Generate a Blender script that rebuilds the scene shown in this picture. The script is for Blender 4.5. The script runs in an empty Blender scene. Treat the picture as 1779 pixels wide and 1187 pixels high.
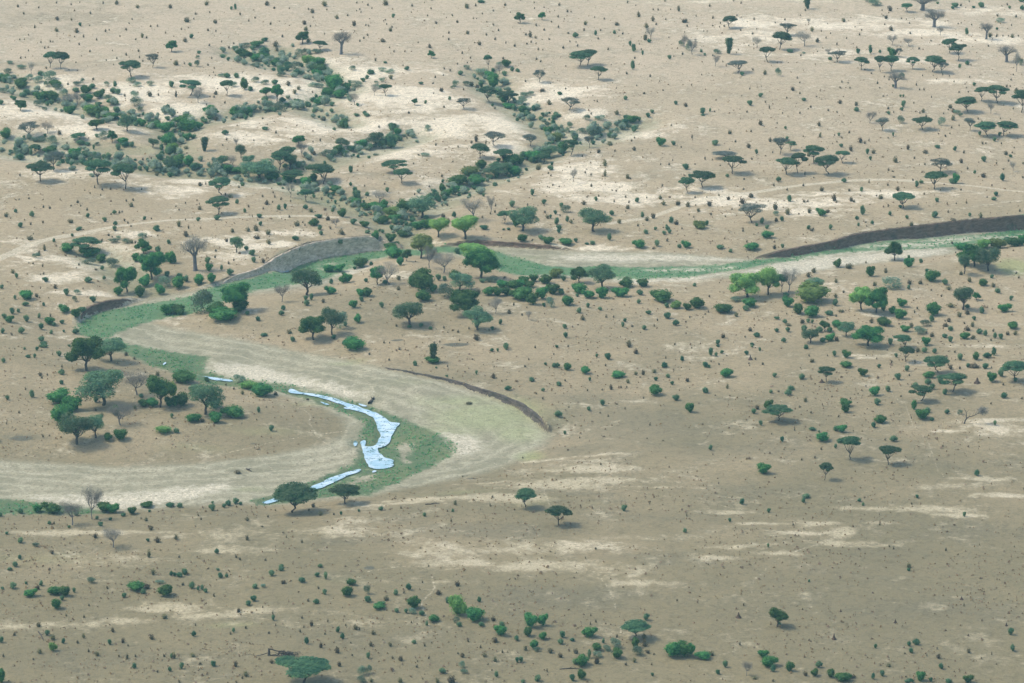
import bpy, bmesh, math, random
import numpy as np
from math import radians as R_, sin, cos, pi

# ------------------------------------------------------------------ camera, sky, sun, exposure
SC = bpy.context.scene
COL = SC.collection
CAM_H = 300.0
PITCH = 16.0
HFOV = 15.0
cam_d = bpy.data.cameras.new('camera'); cam = bpy.data.objects.new('camera', cam_d); COL.objects.link(cam)
cam.location = (0, 0, CAM_H); cam.rotation_euler = (R_(90 - PITCH), 0, 0)
cam_d.angle = R_(HFOV); cam_d.sensor_fit = 'HORIZONTAL'; cam_d.clip_start = 1; cam_d.clip_end = 40000
SC.camera = cam

SUN_EL, SUN_AZ = 55.0, -82.0        # sun comes from the left (-x), a little behind the scene
W = bpy.data.worlds.new('World'); SC.world = W; W.use_nodes = True
nt = W.node_tree; nt.nodes.clear()
sky = nt.nodes.new('ShaderNodeTexSky'); sky.sky_type = 'NISHITA'; sky.sun_disc = False
sky.sun_elevation = R_(SUN_EL); sky.sun_rotation = R_(SUN_AZ); sky.air_density = 1.0; sky.dust_density = 2.0
bg = nt.nodes.new('ShaderNodeBackground'); bg.inputs[1].default_value = 0.15
wo = nt.nodes.new('ShaderNodeOutputWorld')
nt.links.new(sky.outputs[0], bg.inputs[0]); nt.links.new(bg.outputs[0], wo.inputs[0])
sun_d = bpy.data.lights.new('sun', 'SUN'); sun_d.energy = 1.25; sun_d.angle = R_(10.0); sun_d.color = (1.0, 0.95, 0.86)
sun = bpy.data.objects.new('sun', sun_d); COL.objects.link(sun)
sd = np.array([sin(R_(SUN_AZ)) * cos(R_(SUN_EL)), cos(R_(SUN_AZ)) * cos(R_(SUN_EL)), sin(R_(SUN_EL))])
from mathutils import Vector
sun.rotation_euler = Vector(sd).to_track_quat('Z', 'Y').to_euler()
SC.view_settings.view_transform = 'Standard'; SC.view_settings.look = 'None'
SC.view_settings.gamma = 1.0; SC.view_settings.use_curve_mapping = False
SC.view_settings.exposure = 0.86
SC.cycles.volume_bounces = 1; SC.cycles.max_bounces = 5; SC.cycles.diffuse_bounces = 3

HAZE_DENS = 0.00010
HAZE_COL = (0.30, 0.60, 0.70)

# ------------------------------------------------------------------ helpers
FPX = 889.5 / math.tan(R_(HFOV / 2))
def ray(px, py):
    px = np.asarray(px, float); py = np.asarray(py, float)
    a = (px - 889.5) / FPX; b = -(py - 593.5) / FPX
    cp, sp = cos(R_(PITCH)), sin(R_(PITCH))
    return np.stack([a, cp + b * sp, -sp + b * cp], -1)
def unproj(px, py, z=0.0):
    d = ray(px, py); t = (z - CAM_H) / d[..., 2]
    return np.stack([d[..., 0] * t, d[..., 1] * t], -1)

class VN:                                   # value noise
    def __init__(s, seed):
        s.t = np.random.default_rng(seed).random((257, 257))
    def __call__(s, x, y):
        xi = np.floor(x).astype(int); yi = np.floor(y).astype(int)
        fx = x - xi; fy = y - yi
        fx = fx * fx * (3 - 2 * fx); fy = fy * fy * (3 - 2 * fy)
        a = s.t[xi & 255, yi & 255]; b = s.t[(xi + 1) & 255, yi & 255]
        c = s.t[xi & 255, (yi + 1) & 255]; d = s.t[(xi + 1) & 255, (yi + 1) & 255]
        return (a * (1 - fx) + b * fx) * (1 - fy) + (c * (1 - fx) + d * fx) * fy - 0.5
vn1, vn2, vn3 = VN(1), VN(2), VN(3)
def sm(t):
    t = np.clip(t, 0, 1); return t * t * (3 - 2 * t)
def seg_dist(P, A, B):
    out = np.full(len(P), 1e9)
    for a, b in zip(A, B):
        ab = b - a; L = max((ab ** 2).sum(), 1e-9)
        t = np.clip(((P - a) @ ab) / L, 0, 1)
        d = P - a - t[:, None] * ab
        out = np.minimum(out, np.sqrt((d ** 2).sum(1)))
    return out
def inside(P, V):
    r = np.zeros(len(P), bool); n = len(V)
    for i in range(n):
        x1, y1 = V[i]; x2, y2 = V[(i + 1) % n]
        c = ((y1 > P[:, 1]) != (y2 > P[:, 1]))
        with np.errstate(divide='ignore', invalid='ignore'):
            xx = (x2 - x1) * (P[:, 1] - y1) / (y2 - y1 + 1e-12) + x1
        r ^= c & (P[:, 0] < xx)
    return r
def sdist(P, V):                            # signed distance, negative inside
    d = seg_dist(P, V, np.roll(V, -1, 0))
    return np.where(inside(P, V), -d, d)

# ------------------------------------------------------------------ terrain layout, measured features of the valley
DCTRL = np.array([(1779,410,4.6),(1640,412,4.0),(1500,425,3.2),(1400,440,2.4),(1300,458,1.4),(1150,470,1.2),(1000,458,1.2),(870,440,1.5),
 (790,430,1.6),(700,440,3.5),(600,450,5.4),(520,462,5.6),(650,438,5.2),(450,485,1.9),(430,490,1.5),(380,505,1.3),(300,520,2.4),(210,540,2.6),(145,565,2.8),(300,620,2.5),
 (420,650,2.4),(500,680,2.4),(600,700,2.0),(655,640,.5),(700,652,.6),(740,660,.7),(790,672,.9),(840,690,1.2),(880,705,1.5),(915,727,1.9),(948,754,2.0),(760,720,1.6),(860,740,1.9),(850,790,2.4),(700,800,2.5),(600,840,2.5),
 (500,870,2.5),(300,830,2.2),(100,840,2.2),(100,885,2.4),(400,590,1.6),(600,640,1.3)], float)
def Dpx(px, py):
    px = np.asarray(px, float); py = np.asarray(py, float)
    w = 1 / (((px[..., None] - DCTRL[:, 0]) ** 2 + 6 * (py[..., None] - DCTRL[:, 1]) ** 2) ** 1.5 + 20)
    return (w * DCTRL[:, 2]).sum(-1) / w.sum(-1)
DCTRL[:, 2] = np.maximum(DCTRL[:, 2] - .1, .5)
DW = unproj(DCTRL[:, 0], DCTRL[:, 1], -DCTRL[:, 2])
def Dw(P):
    num = np.zeros(len(P)); den = np.zeros(len(P))
    for (x, y), d in zip(DW, DCTRL[:, 2]):
        w = 1 / (((P[:, 0] - x) ** 2 + (0.6 * (P[:, 1] - y)) ** 2) ** 1.5 + 20)
        num += w * d; den += w
    return num / den
# outline of the river bed: (px, py, edge type that starts here)  c = eroded bank, s = gentle slope
BED = [(2180,388,'c'),(1830,397,'c'),(1779,399,'c'),(1700,403,'c'),(1600,414,'c'),(1500,422,'c'),(1440,436,'c'),(1380,445,'c'),(1310,452,'s'),(1250,449,'s'),
 (1200,442,'s'),(1100,438,'s'),(1000,437,'c'),(945,434,'c'),(900,431,'c'),(870,430,'c'),(830,427,'c'),(790,429,'c'),(760,431,'s'),(700,434,'c'),
 (660,434,'c'),(600,443,'c'),(540,452,'c'),(490,469,'c'),(460,476,'c'),(430,483,'c'),(380,497,'c'),(340,505,'s'),(300,512,'s'),(262,520,'c'),
 (225,530,'c'),(190,538,'c'),(160,548,'c'),(146,556,'c'),(134,566,'s'),(137,579,'s'),(160,590,'s'),(200,604,'s'),(235,620,'s'),(270,636,'s'),
 (330,656,'s'),(370,668,'s'),(430,676,'s'),(500,690,'s'),(555,706,'s'),(600,728,'s'),(602,752,'s'),(570,772,'s'),(480,790,'s'),(350,806,'s'),
 (200,812,'s'),(0,800,'s'),(-420,806,'s'),(-420,900,'s'),(0,894,'s'),(180,890,'s'),(300,882,'s'),(400,874,'s'),(470,878,'s'),(560,868,'s'),(640,862,'s'),
 (700,848,'s'),(760,838,'s'),(830,824,'s'),(900,800,'s'),(946,772,'s'),(953,754,'c'),(945,749,'c'),(925,731,'c'),(900,711,'c'),(870,698,'c'),(830,683,'c'),
 (780,666,'c'),(740,657,'c'),(700,649,'c'),(655,638,'s'),(610,628,'s'),(560,618,'s'),(480,603,'s'),(400,588,'s'),(300,572,'s'),(262,562,'s'),(300,550,'s'),(360,530,'s'),
 (430,512,'s'),(480,506,'s'),(560,500,'s'),(600,480,'s'),(640,456,'s'),(700,443,'s'),(760,441,'s'),(850,460,'s'),(900,480,'s'),(1000,483,'s'),
 (1090,490,'s'),(1250,482,'s'),(1340,482,'s'),(1450,465,'s'),(1560,452,'s'),(1680,436,'s'),(1779,420,'s'),(2180,408,'s')]
def wpoly(pts, zf=None):
    p = np.array([(a[0], a[1]) for a in pts], float)
    z = -Dpx(p[:, 0], p[:, 1]) if zf is None else np.full(len(p), zf)
    return unproj(p[:, 0], p[:, 1], z)
BEDW = wpoly(BED)
def rough(V, amp, step, seed):
    """subdivide a closed outline and make it ragged"""
    rng = np.random.default_rng(seed); out = []
    n = len(V)
    for i in range(n):
        a, b = V[i], V[(i + 1) % n]; L = np.hypot(*(b - a)); k = max(1, int(L / step))
        nrm = np.array([-(b - a)[1], (b - a)[0]]) / max(L, 1e-6)
        for j in range(k):
            t = j / k
            out.append(a + (b - a) * t + nrm * rng.normal(0, amp))
    return np.array(out)
_c = [i for i in range(len(BED)) if BED[i][2] == 'c']; _s = [i for i in range(len(BED)) if BED[i][2] == 's']
BN = np.roll(BEDW, -1, 0)
GULLIES = [[(-40,130),(0,140),(60,165),(130,190),(230,208),(300,220),(300,260),(290,290)],
 [(410,92),(480,118),(560,130),(600,160),(540,180),(430,195),(330,215),(300,230)],
 [(600,215),(520,182)],
 [(840,130),(860,165),(920,200),(980,240),(930,272),(840,308),(780,335),(720,372),(690,410)],
 [(1110,212),(1040,235),(980,250)],
 [(720,235),(640,258),(560,280),(480,300),(440,312)],
 [(-40,255),(60,268),(160,280),(290,296),(400,300),(500,315),(580,345),(650,372),(690,410)],
 [(480,90),(560,130)],[(160,440),(210,470),(250,500)],[(-40,240),(60,240),(160,256),(240,262)]]
GW = [unproj(np.array(g)[:, 0], np.array(g)[:, 1], -1.0) for g in GULLIES]

def height(P, full=False):
    x, y = P[:, 0], P[:, 1]
    D = Dw(P)
    ins = inside(P, BEDW)
    dc = seg_dist(P, BEDW[_c], BN[_c]); ds = seg_dist(P, BEDW[_s], BN[_s])
    wig = 1 + 1.2 * vn2(x / 7, y / 7)
    f = np.maximum(1 - sm(dc / (1.0 * wig + .9)), (1 - sm(ds / 24)) * sm(dc / (ds + .01) * 1.1))
    f = np.where(ins, 1.0, f)
    und = 3.2 * vn1(x / 140, y / 140) + 1.3 * vn2(x / 48, y / 48) + 0.45 * vn3(x / 15, y / 15)
    dg = np.full(len(P), 1e9)
    for g in GW: dg = np.minimum(dg, seg_dist(P, g[:-1], g[1:]))
    dg2 = dg + 6 * vn2(x / 18, y / 18)
    gul = -2.3 * np.exp(-(np.maximum(dg2, 0) / 9) ** 2)
    near = sm((np.minimum(dc, ds)) / 60)
    und = und * np.where(ins, 0.0, near)
    dw = WD(P)
    h = -D * f + und + gul * (1 - f) + 0.16 * vn3(x / 4, y / 4) * (1 - 0.6 * f) + 0.10 * vn1(x / 1.7, y / 1.7)
    h = h - 0.35 * (1 - sm(dw / 2.0))
    h = np.where(y > 1750, h * np.exp(-(y - 1750) / 1500), h)
    if full: return h, f, dg, np.where(ins, -np.minimum(dc, ds), np.minimum(dc, ds))
    return h

GREEN = [
 [(2180,384),(1779,397),(1700,409),(1650,411),(1600,416),(1500,425),(1440,436),(1380,446),(1340,451),(1300,455),(1250,461),(1200,464),(1100,466),(1050,463),
  (1000,466),(950,463),(900,450),(870,441),(850,434),(790,430),(700,434),(665,436),(640,439),(600,445),(560,452),(520,462),(480,476),(440,484),(400,492),
  (360,503),(330,516),(290,524),(240,532),(200,538),(160,548),(140,562),(137,578),(165,588),(186,586),(215,572),(245,562),(280,553),(330,546),(400,520),(440,505),
  (490,499),(545,492),(590,474),(640,450),(690,442),(745,441),(800,440),(850,456),(870,471),(905,478),(960,477),(1030,481),(1090,486),(1200,481),(1250,472),
  (1300,466),(1350,456),(1400,449),(1480,438),(1560,434),(1650,428),(1720,420),(1779,410),(2180,400)],
 [(186,588),(225,600),(300,613),(360,622),(352,640),(380,652),(430,660),(505,668),(545,680),(600,693),(640,708),(690,727),(740,748),(770,760),(790,772),
  (783,790),(758,806),(715,823),(690,838),(640,859),(560,863),(500,872),(452,876),(440,870),(500,856),(540,840),(570,828),(600,814),(622,800),(632,780),(630,757),(640,735),
  (612,720),(570,706),(535,693),(500,682),(430,674),(370,667),(330,657),(262,633),(228,617),(195,603)],
 [(-400,872),(0,869),(50,872),(90,878),(150,884),(180,891),(100,892),(-400,896)]]
SANDISLE = [[(688,775),(700,768),(718,770),(722,782),(712,792),(715,806),(700,808),(690,798)],[(600,840),(625,826),(655,824),(650,834),(620,842),(600,850)],
 [(560,690),(585,694),(588,700),(570,700)]]
WHITE = [[(1290,472),(1340,460),(1400,450),(1480,444),(1560,437),(1640,432),(1640,440),(1560,452),(1480,460),(1400,474),(1330,484)],
 [(1380,449),(1440,443),(1500,437),(1560,433),(1500,440),(1440,447)],[(1120,470),(1200,468),(1280,465),(1200,471)],[(960,447),(1000,452),(1100,454),(1250,452),(1285,451),(1200,447),(1100,444),(1000,442)],[(590,478),(606,470),(630,462),(640,466),(610,478)],[(560,466),(575,458),(585,460),(570,470)],
 [(1480,428),(1560,424),(1640,420),(1740,413),(1640,424),(1560,431)],[(1590,419),(1650,413),(1720,411),(1790,410),(1720,415),(1650,419)],
 [(1050,484),(1120,486),(1200,482),(1250,476),(1200,489),(1100,493)],
 [(370,632),(440,634),(520,654),(580,668),(640,684),(600,690),(540,676),(470,664),(400,654),(368,645)],
 [(40,866),(120,860),(200,860),(300,850),(390,840),(402,848),(330,868),(260,880),(190,884),(120,872)],
 [(770,752),(810,756),(838,768),(830,782),(800,790),(790,775)]]
WATER = [
 [(349,652),(372,655),(390,658),(405,660),(403,663),(370,659)],
 [(500,677),(507,674),(514,677),(520,681),(545,684),(575,690),(600,698),(618,704),(640,712),(655,717),(668,725),(678,733),(695,734),(688,745),(681,757),
  (677,768),(668,776),(656,778),(660,786),(668,794),(684,799),(685,808),(676,813),(655,815),(640,811),(636,803),(632,790),(628,778),(626,768),(633,763),
  (634,776),(650,775),(657,766),(662,755),(656,745),(653,733),(648,725),(634,718),(610,711),(592,702),(560,692),(530,685),(503,682)],
 [(628,814),(600,820),(570,831),(545,843),(535,848),(540,852),(560,846),(582,836),(603,826),(627,818)],
 [(506,857),(480,864),(453,872),(462,875),(485,869),(508,862)],
 [(556,697),(566,699),(574,703),(566,703)],[(622,700),(632,702),(640,706),(630,706)],[(612,770),(618,764),(622,768),(618,776)],[(645,818),(652,816),(656,818),(648,821)],[(598,706),(608,709),(606,711),(598,709)],
 [(480,470),(497,464),(503,468),(487,476)],[(282,632),(288,628),(290,630),(284,634)]]
WATW = []
for w in WATER:
    p = np.array(w, float)
    V = unproj(p[:, 0], p[:, 1], -Dpx(p[:, 0], p[:, 1]))
    V = rough(V, .17, 1.6, 5)
    for _ in range(2):
        V2 = np.roll(V, -1, 0); V = np.stack([V * .75 + V2 * .25, V * .25 + V2 * .75], 1).reshape(-1, 2)
    WATW.append(V)
def WD(P):
    d = np.full(len(P), 1e9)
    for v in WATW:
        c = v.mean(0); r = np.abs(v - c).max() + 12
        m = (np.abs(P - c).max(1) < r)
        if m.any():
            vv = v[::2]
            dd = seg_dist(P[m], vv, np.roll(vv, -1, 0)); dd[inside(P[m], v)] = 0
            d[m] = np.minimum(d[m], dd)
    return d

TRAILS = [[(1040,1000),(1060,1030),(1080,1070),(1070,1120)],[(930,960),(1000,985),(1060,1010)],[(760,1010),(735,1060),(740,1100)],[(640,1000),(760,985),(900,1000)],
 [(1480,925),(1400,950),(1330,990),(1300,1040)],[(1000,830),(1100,850),(1250,880),(1340,900)],[(860,790),(930,830),(960,880)],[(300,1050),(420,1075),(560,1095)],
 [(520,700),(560,750),(600,800)],[(440,770),(500,820),(540,830)],[(620,640),(660,680),(720,700)],[(1400,370),(1430,365),(1470,350)],[(700,330),(740,310),(800,290)],
 [(960,200),(1050,190),(1180,205)],[(130,620),(210,660),(260,720)],[(1180,640),(1300,690),(1500,720)],[(1550,680),(1600,760),(1640,840)],[(60,700),(130,740),(300,760)],[(560,960),(660,965),(760,980)]]
# ------------------------------------------------------------------ terrain mesh
def axis(a, b, st, far_lo, far_hi, fine=None):
    core = np.arange(a, b + st * .5, st)
    if fine:
        core = np.concatenate([core[core < fine[0]], np.arange(fine[0], fine[1], fine[2]), core[core >= fine[1]]])
    lo = [a]; s = st
    while lo[-1] > far_lo: s *= 1.35; lo.append(lo[-1] - s)
    hi = [core[-1]]; s = st
    while hi[-1] < far_hi: s *= 1.35; hi.append(hi[-1] + s)
    return np.array(lo[1:][::-1] + list(core) + hi[1:])
XA = axis(-236, 236, 0.85, -7000, 7000, (-86, 14, .40))
YA = axis(765, 1565, 0.65, -900, 12000)
GX, GY = np.meshgrid(XA, YA)
GP = np.stack([GX.ravel(), GY.ravel()], -1)
HZ, BF, GD, BD = height(GP, True)
NX, NY = len(XA), len(YA)
HG = HZ.reshape(NY, NX)
def Hs(x, y):
    i = np.clip(np.searchsorted(XA, x) - 1, 0, NX - 2); j = np.clip(np.searchsorted(YA, y) - 1, 0, NY - 2)
    fx = np.clip((x - XA[i]) / (XA[i + 1] - XA[i]), 0, 1); fy = np.clip((y - YA[j]) / (YA[j + 1] - YA[j]), 0, 1)
    return (HG[j, i] * (1 - fx) + HG[j, i + 1] * fx) * (1 - fy) + (HG[j + 1, i] * (1 - fx) + HG[j + 1, i + 1] * fx) * fy
def ground_hit(px, py):
    """where the view ray through a pixel of the photo meets the terrain"""
    d = ray(px, py); n = 260
    t0 = (6 - CAM_H) / d[:, 2]; t1 = (-9 - CAM_H) / d[:, 2]
    ts = t0[:, None] + (t1 - t0)[:, None] * np.linspace(0, 1, n)[None]
    X = d[:, 0, None] * ts; Y = d[:, 1, None] * ts; Z = CAM_H + d[:, 2, None] * ts
    g = Z - Hs(X, Y)
    k = np.argmax(g < 0, 1); k = np.clip(k, 1, n - 1)
    r = np.arange(len(k)); a = g[r, k - 1]; b = g[r, k]
    f = a / np.where(np.abs(a - b) < 1e-9, 1, a - b)
    t = ts[r, k - 1] + (ts[r, k] - ts[r, k - 1]) * f
    P = d * t[:, None]; P[:, 2] = Hs(P[:, 0], P[:, 1])
    return P, t * np.sqrt((d ** 2).sum(1))

# surface cover fields
def f_poly(polys, band=40):
    out = np.full(len(GP), 99.0)
    for p in polys:
        V = wpoly(p); lo = V.min(0) - band; hi = V.max(0) + band
        m = ((GP > lo) & (GP < hi)).all(1)
        out[m] = np.minimum(out[m], sdist(GP[m], V))
    return out
sd_green = np.maximum(f_poly(GREEN), -f_poly(SANDISLE))
sd_white = f_poly(WHITE)
wd = WD(GP)
TRACKS = [[(-30,462),(0,450),(20,436),(60,420),(110,409),(170,399),(230,388),(300,379),(370,375),(440,371),(530,372),(590,374)],
 [(1060,387),(1110,375),(1150,365),(1180,352),(1210,343),(1260,334),(1330,326),(1400,316),(1470,308),(1540,306),(1590,309)],
 [(1590,309),(1660,316),(1720,322),(1779,330),(1830,338)],
 [(0,796),(200,790),(330,787),(440,768),(560,742),(600,735)],[(1240,1140),(1275,1132)]]
TW = [1.7, 1.5, 1.0, .55, .6]
trk = np.zeros(len(GP))
for t, w in zip(TRACKS, TW):
    p = np.array(t, float); V = unproj(p[:, 0], p[:, 1], 0)
    for _ in range(2): V = np.concatenate([V[:1], np.stack([V[:-1] * .75 + V[1:] * .25, V[:-1] * .25 + V[1:] * .75], 1).reshape(-1, 2), V[-1:]])
    lo = V.min(0) - 12; hi = V.max(0) + 12; mm = ((GP > lo) & (GP < hi)).all(1); d = np.full(len(GP), 99.0)
    Qt = GP[mm] + np.stack([2.2 * vn2(GP[mm, 0] / 14, GP[mm, 1] / 14), 2.2 * vn3(GP[mm, 0] / 14, GP[mm, 1] / 14)], -1)
    d[mm] = seg_dist(Qt, V[:-1], V[1:])
    if w == 1.7:
        w = 1.2 + 1.3 * np.clip((-110 - GP[:, 0]) / 60, 0, 1)
    trk = np.maximum(trk, np.exp(-(d / w) ** 4) * (1 if not np.isscalar(w) or w > 1.1 else .75 if w == 1.0 else .38))
for t in TRAILS:
    p = np.array(t, float); V = unproj(p[:, 0], p[:, 1], 0)
    Vs = V
    for _ in range(2):
        Vs = np.concatenate([Vs[:1], np.stack([Vs[:-1] * .75 + Vs[1:] * .25, Vs[:-1] * .25 + Vs[1:] * .75], 1).reshape(-1, 2), Vs[-1:]])
    lo = V.min(0) - 6; hi = V.max(0) + 6; m = ((GP > lo) & (GP < hi)).all(1)
    Q = GP[m] + np.stack([2.5 * vn2(GP[m, 0] / 9, GP[m, 1] / 9), 2.5 * vn3(GP[m, 0] / 9, GP[m, 1] / 9)], -1)
    trk[m] = np.maximum(trk[m], .42 * np.exp(-(seg_dist(Q, Vs[:-1], Vs[1:]) / .6) ** 2))
PALE = [(90,140,150,10,.5),(60,190,160,22,.9),(240,165,90,22,.9),(420,150,150,18,.9),(560,160,110,25,.9),(640,130,110,16,.8),(700,175,110,22,1),(760,215,120,20,.9),
 (520,110,90,12,.8),(560,215,160,20,.9),(680,250,160,24,.75),(450,235,110,14,.8),(330,195,120,14,.9),(130,225,140,12,.8),(60,262,80,8,.9),(130,300,190,9,.7),(400,310,160,9,.9),
 (330,325,90,14,.7),(500,315,90,6,.9),(800,300,100,25,.5),(740,330,60,14,.5),(860,210,60,25,.9),(880,250,60,20,.8),(900,170,80,14,.9),(990,160,70,12,.9),(960,150,60,8,.8),(1010,195,60,10,.6),
 (1050,225,110,10,.7),(1120,215,70,14,.6),(1000,290,90,20,.7),(1010,320,120,18,.8),(1120,335,80,12,.7),(1080,345,110,12,.7),(1190,300,50,16,.5),(1290,345,110,14,.9),(1240,325,80,8,.7),(1450,345,70,16,.8),(1400,365,60,14,.7),
 (1330,45,130,12,.8),(1350,65,80,10,.7),(1470,48,110,10,.9),(1600,45,90,8,.6),(1620,62,120,8,.9),(1700,72,110,8,.9),(1560,110,90,8,.6),(1450,95,80,7,.5),(1650,148,100,5,.6),(1700,20,110,8,.6),(1240,70,60,8,.5),(1280,85,50,10,.5),(1550,330,110,16,.5),
 (1420,100,60,6,.5),(1300,5,200,6,.3),(60,415,60,8,.4),(140,450,110,22,.6),(200,430,60,14,.7),(120,480,80,16,.6),(240,405,60,8,.5),(430,425,70,14,.8),(480,425,50,8,.8),(380,445,60,18,.6),(500,405,60,8,.6),
 (170,505,70,8,.7),(120,575,50,5,.6),(960,840,110,12,1),(1080,835,90,7,.8),(1020,815,90,7,.8),(880,865,90,8,.9),(1140,845,60,3,.8),(700,868,90,4,.8),(760,862,120,5,.7),(620,905,130,8,.6),(560,925,120,10,.6),(420,930,160,12,.6),(360,960,120,8,.6),
 (140,925,160,5,.9),(60,922,60,5,.6),(220,970,120,10,.5),(880,960,110,14,.7),(760,960,80,16,.6),(830,985,120,8,.7),(950,990,120,14,.8),(1080,1000,90,14,.6),(1110,1020,60,10,.7),(1010,955,80,12,.6),(1120,940,120,6,.5),(300,1055,80,9,1),(360,1070,60,6,.6),(120,1080,90,8,.7),
 (440,1065,70,5,.8),(220,1075,60,8,.7),(20,1082,40,6,.7),(1270,890,60,5,.8),(1330,912,50,3,.8),(1420,910,50,6,.9),(1460,925,20,10,.8),(1390,928,40,3,.8),(1510,885,60,4,.9),(1470,945,50,5,.8),(1270,955,60,6,.7),(1330,950,40,4,.7),(1240,975,40,5,.6),(1350,965,50,4,.6),
 (1640,848,50,6,.9),(1700,835,60,3,.8),(1620,885,70,5,1),(1660,895,50,4,.9),(1740,862,60,4,.9),(1730,750,60,10,.8),(1690,740,50,5,.8),(1740,735,50,3,.8),(1650,755,50,4,.7),(1500,947,40,5,.7),(1550,910,30,4,.6),(850,830,70,3,.7),(920,790,110,3,.6),(1030,788,70,3,.6),(1300,765,50,3,.3),
 (1710,603,60,5,.8),(1500,620,60,6,.6),(1200,600,120,12,.3),(520,640,80,6,.4),(80,150,70,8,.8),(20,180,30,8,.9),(1460,500,60,12,.3),(1000,425,110,5,.7),(1150,455,110,8,.7),(920,450,40,6,.8),(760,1020,120,8,.4),(600,1090,120,10,.4),(1130,1110,60,12,.3)]
DARK = [(100,30,200,30,.4),(600,330,110,16,.5),(650,300,60,10,.5),(330,270,60,10,.4),(1180,300,100,18,.5),(1250,215,160,16,.3),(1120,240,80,10,.4),(480,880,120,9,.5),(240,950,120,8,.4),(600,945,110,8,.6),(860,925,170,18,.7),(700,905,80,10,.6),(980,1045,160,22,.9),
 (1100,975,140,8,.5),(1200,900,140,14,.5),(1320,850,160,14,.5),(1550,960,140,14,.5),(1700,920,140,16,.6),(1600,1060,260,30,.5),(1350,1000,200,24,.4),(900,1075,60,10,.5),(1080,735,160,30,.9),(1000,690,140,12,.6),(1300,780,300,20,.5),(1010,775,60,14,1),(985,720,50,14,.9),(940,690,60,10,.5),(640,1120,260,40,.35),(150,1140,260,30,.5),(1150,985,60,8,.6),
 (1620,810,150,14,.4),(1350,700,100,6,.3),(560,1010,90,14,.35),(90,630,120,10,.4),(150,650,80,16,.3),(880,100,300,20,.25),(1100,60,120,20,.2),(60,115,200,12,.4),(40,755,60,6,.7),(960,872,50,5,.8),(1020,858,60,4,.7),(930,852,40,4,.7),(1060,870,80,4,.5),(200,740,140,12,.3)]
OLIVE = [(850,715,110,26,1.2),(780,740,90,20,.7),(900,740,50,20,1),(800,690,90,12,.8),(700,660,70,8,.5),(740,730,80,10,.3),(600,625,40,4,.7),(620,620,30,5,.6),(930,870,70,18,.4),(800,850,90,8,.5),(400,1090,70,8,.5),(450,745,90,8,.5),(330,770,120,8,.4),(1020,875,60,10,.3),(1760,458,30,12,1.6),(850,430,40,5,.8),(900,440,60,5,.7),(540,690,60,6,.5),
 (280,525,60,4,1.2),(430,835,60,6,.6),(640,800,50,6,.4),(500,600,160,20,.2),(260,400,200,14,.25),(630,420,100,10,.4),(1180,380,300,20,.25),(560,340,120,10,.5),(920,780,30,10,1),(80,970,160,14,.4),(1100,395,100,10,.3),(200,250,200,10,.3),(560,1020,140,20,.3)]
MUD = [(792,600,30,4,1.1),(690,591,18,2,.9),(642,994,12,4,1.1),(38,757,30,5,1),(1590,309,10,1,.5),(820,818,14,2,.9),(440,762,12,2,.8),(905,775,20,6,.5)]
def blobs(L, seed):
    out = np.zeros(len(GP))
    for (cx, cy, rx, ry, s) in L:
        c = unproj(cx, cy, 0); e = unproj(cx + rx, cy, 0); u = unproj(cx, cy - ry, 0)
        ax = abs(e[0] - c[0]); ay = abs(u[1] - c[1])
        m = (np.abs(GP[:, 0] - c[0]) < 2.2 * ax) & (np.abs(GP[:, 1] - c[1]) < 2.2 * ay)
        q = ((GP[m, 0] - c[0]) / ax) ** 2 + ((GP[m, 1] - c[1]) / ay) ** 2
        out[m] = np.maximum(out[m], s * np.exp(-q))
    return out
pale = blobs(PALE, 0); dark = blobs(DARK, 1); olive = blobs(OLIVE, 2)

vi = np.arange(NX * NY).reshape(NY, NX)
F = np.stack([vi[:-1, :-1].ravel(), vi[:-1, 1:].ravel(), vi[1:, 1:].ravel(), vi[1:, :-1].ravel()], -1)
def mesh_np(name, V, F, mat=None, smooth=False):
    me = bpy.data.meshes.new(name)
    V = np.asarray(V, np.float32); F = np.asarray(F, np.int32); k = F.shape[1]
    me.vertices.add(len(V)); me.vertices.foreach_set('co', V.ravel())
    me.loops.add(F.size); me.loops.foreach_set('vertex_index', F.ravel())
    me.polygons.add(len(F)); me.polygons.foreach_set('loop_start', np.arange(0, F.size, k, dtype=np.int32))
    me.polygons.foreach_set('loop_total', np.full(len(F), k, np.int32))
    if smooth: me.polygons.foreach_set('use_smooth', np.ones(len(F), bool))
    me.update(calc_edges=True)
    if mat: me.materials.append(mat)
    return me
def attr(me, name, arr):
    a = me.attributes.new(name, 'FLOAT', 'POINT'); a.data.foreach_set('value', np.asarray(arr, np.float32))

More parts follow.
